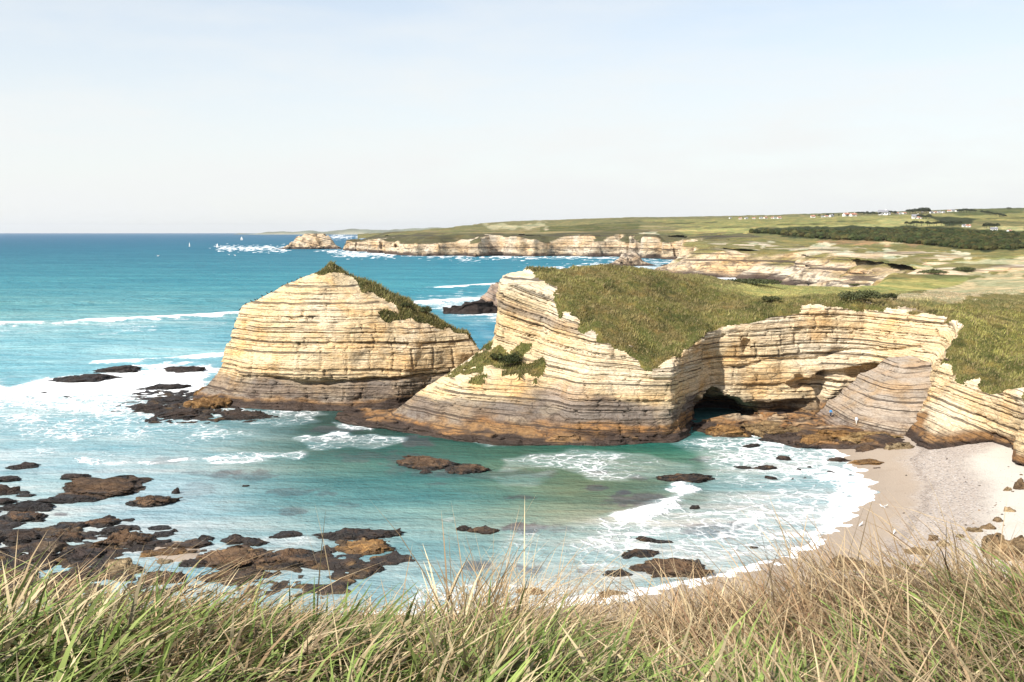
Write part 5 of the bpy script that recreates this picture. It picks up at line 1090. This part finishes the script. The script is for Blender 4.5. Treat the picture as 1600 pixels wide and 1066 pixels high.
def tubes(name, chain, mat, parent=None, k=8):
    """One closed surface swept along (point, radius_x, radius_z)."""
    V, Fc = [], []; n = len(chain)
    for i, (c, a, b) in enumerate(chain):
        c = np.array(c, float); d = np.array(chain[min(i + 1, n - 1)][0], float) - np.array(chain[max(i - 1, 0)][0], float); d /= np.linalg.norm(d) + 1e-9
        s = np.cross(d, (0, 0, 1)); s = s / np.linalg.norm(s) if np.linalg.norm(s) > .05 else np.array((1., 0, 0)); u = np.cross(s, d)
        for q in range(k): th = q * 2 * math.pi / k; V.append(c + s * a * math.cos(th) + u * b * math.sin(th))
    for i in range(n - 1):
        for q in range(k): Fc.append((i * k + q, i * k + (q + 1) % k, i * k + k + (q + 1) % k, i * k + k + q))
    for e in (0, n - 1):
        V.append(np.array(chain[e][0], float)); c = len(V) - 1
        for q in range(k): Fc.append((c, e * k + q, e * k + (q + 1) % k, e * k + (q + 1) % k))
    F3 = [f if f[2] != f[3] else (f[0], f[1], f[2], f[0]) for f in Fc]; me = bpy.data.meshes.new(name)
    me.from_pydata([tuple(v) for v in V], [], [tuple(dict.fromkeys(f)) for f in F3]); me.materials.append(mat)
    for p in me.polygons: p.use_smooth = True
    o = bpy.data.objects.new(name, me); COL.objects.link(o)
    if parent: o.parent = parent
    return o
def gull(loc, rz, flying, label, group, dark=False):
    t = empty('cormorant' if dark else 'gull', loc, rz); mb = M_BLK if dark else M_GULL; up = .0 if flying else .14
    lift = (lambda x: x * .25) if flying else (lambda x: x * .5)
    tubes('body', [((x, 0, up + lift(x) + dz), a, a * 1.05) for x, dz, a in ((-.30, 0, .01), (-.2, 0, .035), (-.05, 0, .07), (.08, .0, .075), (.17, .03, .045), (.22, .07 if not flying else .03, .04), (.26, .075 if not flying else .03, .035), (.285, .07 if not flying else .025, .012))], mb, t)
    tubes('bill', [((.28, 0, up + lift(.28) + (.07 if not flying else .025)), .011, .012), ((.34, 0, up + lift(.34) + (.055 if not flying else .02)), .004, .005)], M_BILL, t, 6)
    for s in (-1, 1):
        if flying: tubes('wing', [((.06, s * .05, .04), .05, .012), ((.10, s * .28, .16), .06, .010), ((.04, s * .5, .15), .04, .007), ((-.06, s * .68, .10), .008, .003)], M_WING, t)
        else: tubes('wing', [((.12, s * .05, up + .08), .02, .03), ((.0, s * .07, up + .03), .02, .06), ((-.2, s * .04, up - .07), .012, .03), ((-.33, s * .01, up - .14), .004, .008)], mb if dark else M_WING, t); tubes('leg', [((.02, s * .03, -.02), .008, .008), ((.03, s * .03, up - .04), .009, .009)], M_BILL, t, 6)
    tag(t, label, 'cormorant' if dark else 'gull', group); return t
for i, (px, py, d, lab) in enumerate([(247, 400, 230, 'white gull flying low over the blue sea, leftmost bird'), (358, 398, 250, 'white gull gliding above the sea left of the stack peak'), (367, 399, 260, 'small white gull just right of the gliding one')]):
    x, y, z = at(px, py, d); gull((x, y, z), 1.0 + i, True, lab, 'gulls over the sea')
for i, (px, py, lab) in enumerate([(1345, 822, 'white gull standing alone on the wet sand'), (1379, 794, 'left of two gulls near the shingle edge'), (1384, 793, 'right of two gulls near the shingle edge'), (1397, 834, 'gull on the shingle just above the grass tips')]):
    g = ground(px, py)
    if g: b_ = gull(g, .6 + i * 2.2, False, lab, 'gulls on the beach'); b_.scale = (1.5, 1.5, 1.5)
rc = random.Random(3)
for i in range(16):
    px = [384, 393, 402, 410, 418, 424, 441, 449, 456, 464, 365, 368, 1030, 470, 399, 375][i]; gg = None
    for py in np.arange(400, 560, 1.0):
        gg = ground(px, float(py))
        if gg and gg[1] < 300: break
    if gg and gg[1] < 300: b_ = gull(gg, rc.uniform(0, 6), False, 'one of the small dark birds perched along the left brow of the stack' if px < 600 else 'dark bird perched on the headland brow', 'birds perched on the stack' if px < 600 else None, True); b_.scale = (1.25, 1.25, 1.5)

# ------------------------------------------------------------------ two walkers
M_SKIN = flat_material('skin', (.48, .30, .22)); M_BLUE = flat_material('blue_jacket', (.03, .22, .48)); M_NAVY = flat_material('dark_trousers', (.03, .035, .05)); M_LIGHT = flat_material('pale_jacket', (.62, .66, .74)); M_PALE = flat_material('light_trousers', (.62, .58, .52)); M_HAIR = flat_material('dark_hair', (.03, .02, .015))
def skinned(name, pts, edges, mat, parent, lv=2):
    me = bpy.data.meshes.new(name); me.from_pydata([p[:3] for p in pts], edges, []); o = bpy.data.objects.new(name, me); COL.objects.link(o); o.parent = parent
    sk = o.modifiers.new('skin', 'SKIN'); ly = me.skin_vertices[0] if len(me.skin_vertices) else None
    if ly is None:
        bpy.context.view_layer.objects.active = o; bm = bmesh.new(); bm.from_mesh(me); bm.verts.layers.skin.verify(); bm.to_mesh(me); bm.free(); ly = me.skin_vertices[0]
    for i, p in enumerate(pts): ly.data[i].radius = (p[3], p[4] if len(p) > 4 else p[3])
    ly.data[0].use_root = True; sb = o.modifiers.new('smooth', 'SUBSURF'); sb.levels = sb.render_levels = lv; me.materials.append(mat); return o
def person(loc, rz, label, coat, legs, stride):
    t = empty('person', loc, rz); s = stride
    J = [(0, 0, .95, .15, .11), (0, 0, 1.15, .135, .10), (0, 0, 1.35, .165, .11), (0, .01, 1.47, .06), (0, .02, 1.55, .055), (0, .03, 1.66, .085, .10), (0, .03, 1.74, .07),
         (-.19, 0, 1.41, .06), (-.25, -.04 - s * .3, 1.13, .045), (-.24, .10 - s * .3, .88, .035), (.19, 0, 1.41, .06), (.25, -.04 + s * .3, 1.13, .045), (.24, .10 + s * .3, .88, .035),
         (-.10, 0, .88, .09), (-.10, .06 + s * .5, .50, .062), (-.10, -.02 + s, .09, .042), (-.11, .14 + s, .04, .038), (.10, 0, .88, .09), (.10, .06 - s * .4, .50, .062), (.10, -.06 - s, .09, .042), (.11, .10 - s, .04, .038)]
    E = [(0, 1), (1, 2), (2, 3), (3, 4), (4, 5), (5, 6), (2, 7), (7, 8), (8, 9), (2, 10), (10, 11), (11, 12), (0, 13), (13, 14), (14, 15), (15, 16), (0, 17), (17, 18), (18, 19), (19, 20)]
    hs = []
    for sd, wi in ((-1, 9), (1, 12)):
        wx, wy, wz = J[wi][:3]; b0 = len(J); J.append((wx, wy + .02, wz - .07, .028, .016)); E.append((wi, b0))
        for q in range(4): b1 = len(J); J.append((wx - .02 + q * .014, wy + .035 + .004 * q, wz - .15 - (.012 if q in (1, 2) else 0), .008)); E.append((b0, b1))
        b1 = len(J); J.append((wx - sd * .03, wy + .05, wz - .10, .009)); E.append((b0, b1))
    skinned('body', J, E, M_SKIN, t)
    g = lambda i, e: J[i][:3] + tuple(r + e for r in J[i][3:])
    skinned('jacket', [g(0, .035), g(1, .035), g(2, .03), g(3, .012), g(7, .022), g(8, .022), (J[9][0], J[9][1], J[9][2] + .04, .046), g(10, .022), g(11, .022), (J[12][0], J[12][1], J[12][2] + .04, .046)], [(0, 1), (1, 2), (2, 3), (2, 4), (4, 5), (5, 6), (2, 7), (7, 8), (8, 9)], coat, t)
    skinned('trousers', [(0, 0, .93, .155, .115), g(13, .018), g(14, .02), (J[15][0], J[15][1], .13, .056), g(17, .018), g(18, .02), (J[19][0], J[19][1], .13, .056)], [(0, 1), (1, 2), (2, 3), (0, 4), (4, 5), (5, 6)], legs, t)
    skinned('hair', [(0, .0, 1.76, .085, .095), (0, -.05, 1.70, .075, .07), (0, -.06, 1.62, .06)], [(0, 1), (1, 2)], M_HAIR, t)
    tag(t, label, 'person', 'walkers on the golden ledge'); return t
for (px, py, rz, lab, ct, lg, sdv) in [(1298, 652, 2.5, 'person in a bright blue jacket walking on the ledge under the grey slab', M_BLUE, M_NAVY, .16), (1338, 664, 2.2, 'person in pale jacket and light trousers following behind the blue one', M_LIGHT, M_PALE, .12)]:
    g = ground(px, py)
    if g: person((g[0], g[1], drop(g[0], g[1], 30) - .02), rz, lab, ct, lg, sdv)

# ------------------------------------------------------------------ grass in front of the camera
def blades(name, n, seed, region, hrange, wrange, colf, leanf, bend, segs=5):
    r = np.random.RandomState(seed); x, y = region(r, n); n = len(x); z = hill_z(x, y)
    clump = fbm(x * 1.6, y * 1.6, x * 0, seed, 3); h = r.uniform(*hrange, n) * (1 + .35 * np.clip(clump, -.7, .8)) if n > 100 else np.array([q[3] for q in STEMS]); w_ = r.uniform(*wrange, n)
    lx, ly = leanf(r, x, y, n); bd = r.uniform(*bend, n); az = r.uniform(0, math.pi, n); t = np.linspace(0, 1, segs + 1)[None, :]
    L = h[:, None]; out = bd[:, None] * t ** 2.2 + .55 * np.hypot(lx, ly)[:, None] * t; dirx, diry = lx / (np.hypot(lx, ly) + 1e-6), ly / (np.hypot(lx, ly) + 1e-6)
    kink = (r.rand(n) < .18)[:, None] * np.maximum(0, t - .62) * r.uniform(.3, 1.3, n)[:, None]
    px = x[:, None] + dirx[:, None] * L * (out + kink); pyy = y[:, None] + diry[:, None] * L * (out + kink); pz = z[:, None] - .03 + L * (t * (1 - .28 * np.clip(out, 0, 1.3)) - 1.0 * kink)
    prof = np.clip(np.array([.55, .9, 1.0, .85, .55, .05])[None, :segs + 1], 0, 1) * w_[:, None] / 2
    cx, cy = np.cos(az)[:, None], np.sin(az)[:, None]; fold = prof * .25
    Lf = np.stack([px - cx * prof, pyy - cy * prof, pz + fold], -1); Rt = np.stack([px + cx * prof, pyy + cy * prof, pz], -1)
    V = np.stack([Lf, Rt], 2).reshape(-1, 3); m = 2 * (segs + 1); i0 = (np.arange(n) * m)[:, None] + (np.arange(segs) * 2)[None, :]
    Fc = np.stack([i0, i0 + 1, i0 + 3, i0 + 2], -1).reshape(-1, 4); c0, c1 = colf(r, x, y, n)
    c = c0[:, None, :] * (1 - t[..., None] ** 1.1) + c1[:, None, :] * t[..., None] ** 1.1  # roots darkened: shade between the blades is painted into their colour
    return V, Fc, np.repeat(c.reshape(-1, 3), 2, 0)
def fan(y0, y1, px0=-140, px1=1740, pw=1.0):
    def reg(r, n):
        y = y0 + (y1 - y0) * r.rand(n) ** pw; return (r.uniform(px0, px1, n) - 800) / F * (y + .5) * 1.05, y
    return reg
def lean_main(r, x, y, n):
    side = np.clip(x / 1.9, -1, 1); return .30 - .62 * ss(-.2, 1.0, side) + r.normal(0, .34, n), r.normal(-.02, .30, n)
STRAW = np.array((.66, .53, .32)); STRAW2 = np.array((.42, .28, .15)); GREEN = np.array((.14, .205, .045)); GREEN2 = np.array((.26, .31, .09)); RUST = np.array((.24, .125, .07))
def col_straw(r, x, y, n):
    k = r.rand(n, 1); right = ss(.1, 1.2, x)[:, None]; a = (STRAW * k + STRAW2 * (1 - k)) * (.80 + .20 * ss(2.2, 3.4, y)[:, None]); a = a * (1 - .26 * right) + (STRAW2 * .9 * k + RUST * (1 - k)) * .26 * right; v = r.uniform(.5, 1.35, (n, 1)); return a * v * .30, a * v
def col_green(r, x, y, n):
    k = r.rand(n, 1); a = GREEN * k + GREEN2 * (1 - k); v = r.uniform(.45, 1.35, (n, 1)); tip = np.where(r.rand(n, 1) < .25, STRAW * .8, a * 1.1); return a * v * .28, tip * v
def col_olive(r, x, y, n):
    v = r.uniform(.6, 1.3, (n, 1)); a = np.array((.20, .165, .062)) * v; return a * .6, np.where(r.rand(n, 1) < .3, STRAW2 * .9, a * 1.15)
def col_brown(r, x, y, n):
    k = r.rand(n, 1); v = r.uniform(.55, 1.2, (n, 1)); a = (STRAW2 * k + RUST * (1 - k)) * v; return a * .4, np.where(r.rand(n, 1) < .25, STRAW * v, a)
parts = [blades('g', 17000, 601, fan(1.0, 3.6, pw=.9), (.17, .42), (.009, .021), col_green, lean_main, (.1, .8)),
         blades('g', 15000, 602, fan(1.0, 4.4, pw=.6), (.22, .46), (.004, .012), col_straw, lean_main, (.15, 1.0)),
         blades('g', 6000, 603, fan(2.2, 4.8, 700, 1740, .7), (.30, .62), (.003, .008), col_straw, lean_main, (.1, .6)),
         blades('g', 7000, 614, fan(1.0, 2.9, pw=1.0), (.18, .42), (.009, .020), col_green, lean_main, (.1, .8)),
         blades('g', 9000, 606, fan(2.4, 4.5, 820, 1740, .8), (.14, .40), (.004, .010), col_brown, lean_main, (.1, .8)),
         blades('g', 9000, 607, fan(2.2, 4.2, -140, 900, .8), (.12, .34), (.005, .013), col_olive, lean_main, (.1, .8)),
         blades('g', 9000, 604, fan(4.2, 9.0, -140, 400, .8), (.14, .30), (.004, .010), col_olive, lean_main, (.1, .6)),
         blades('g', 14000, 605, fan(3.8, 8.0, 300, 1740, .8), (.2, .42), (.003, .008), col_straw, lean_main, (.1, .6))]
STEMS = [(742, 3.2, -.42, .80), (752, 3.3, -.30, .62), (735, 3.1, .35, .60), (545, 3.3, -.10, .70), (560, 3.2, -.36, .72), (590, 3.3, -.28, .62), (500, 3.2, .06, .66), (470, 3.4, .3, .6), (612, 3.2, .22, .58), (150, 2.9, .42, .55), (165, 2.9, .36, .60), (190, 3.0, .3, .52), (365, 3.0, -.38, .50),
         (1300, 3.1, -.5, .66), (1330, 3.1, -.55, .70), (1395, 3.0, -.5, .64), (1440, 3.1, -.6, .66), (1500, 3.0, -.5, .62), (1560, 3.0, -.45, .6), (1235, 3.3, -.4, .58), (1180, 3.4, -.3, .52), (905, 3.6, -.12, .52), (1010, 3.6, -.2, .55), (660, 3.5, .5, .6)]
def stem_spots(r, n): return np.array([(q[0] - 800) / F * (q[1] * 1.05 + .1) for q in STEMS]), np.array([q[1] for q in STEMS])
_sb = blades('g', len(STEMS), 611, stem_spots, (.5, .5), (.006, .009), col_straw, lambda r, x, y, n: (np.array([q[2] for q in STEMS]), r.normal(0, .08, n)), (.02, .22), 5)
parts.append(_sb)
def beside(r, n):
    sd = np.where(r.rand(n) < .5, -1, 1); y = r.uniform(-1.5, 7.5, n); return sd * (np.maximum(1.2, .62 * np.maximum(y, 0) + .9) + 7.5 * r.rand(n) ** 1.2), y
parts += [blades('g', 16000, 612, beside, (.2, .46), (.008, .018), col_green, lean_main, (.1, .8)), blades('g', 16000, 613, beside, (.24, .5), (.004, .012), col_straw, lean_main, (.15, 1.0))]
off = 0; Vs, Fs, Cs = [], [], []
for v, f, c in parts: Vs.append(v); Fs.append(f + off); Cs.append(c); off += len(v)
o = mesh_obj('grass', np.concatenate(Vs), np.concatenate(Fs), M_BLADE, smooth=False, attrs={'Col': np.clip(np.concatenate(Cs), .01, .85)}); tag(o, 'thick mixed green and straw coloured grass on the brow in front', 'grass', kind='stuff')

# ------------------------------------------------------------------ sea air
v, f = box_mesh(-42000, 42000, -1000, 42000, -5, 320)
hz = mesh_obj('haze', v, f, None, smooth=False); tag(hz, kind='stuff')
m = bpy.data.materials.new('sea_air'); m.use_nodes = True; nt = m.node_tree; nt.nodes.clear(); ou = nt.nodes.new('ShaderNodeOutputMaterial'); pv = nt.nodes.new('ShaderNodeVolumePrincipled')
pv.inputs['Color'].default_value = (.92, .955, 1.0, 1); pv.inputs['Density'].default_value = 1.8e-5; pv.inputs['Anisotropy'].default_value = .2; nt.links.new(pv.outputs[0], ou.inputs['Volume']); hz.data.materials.append(m)
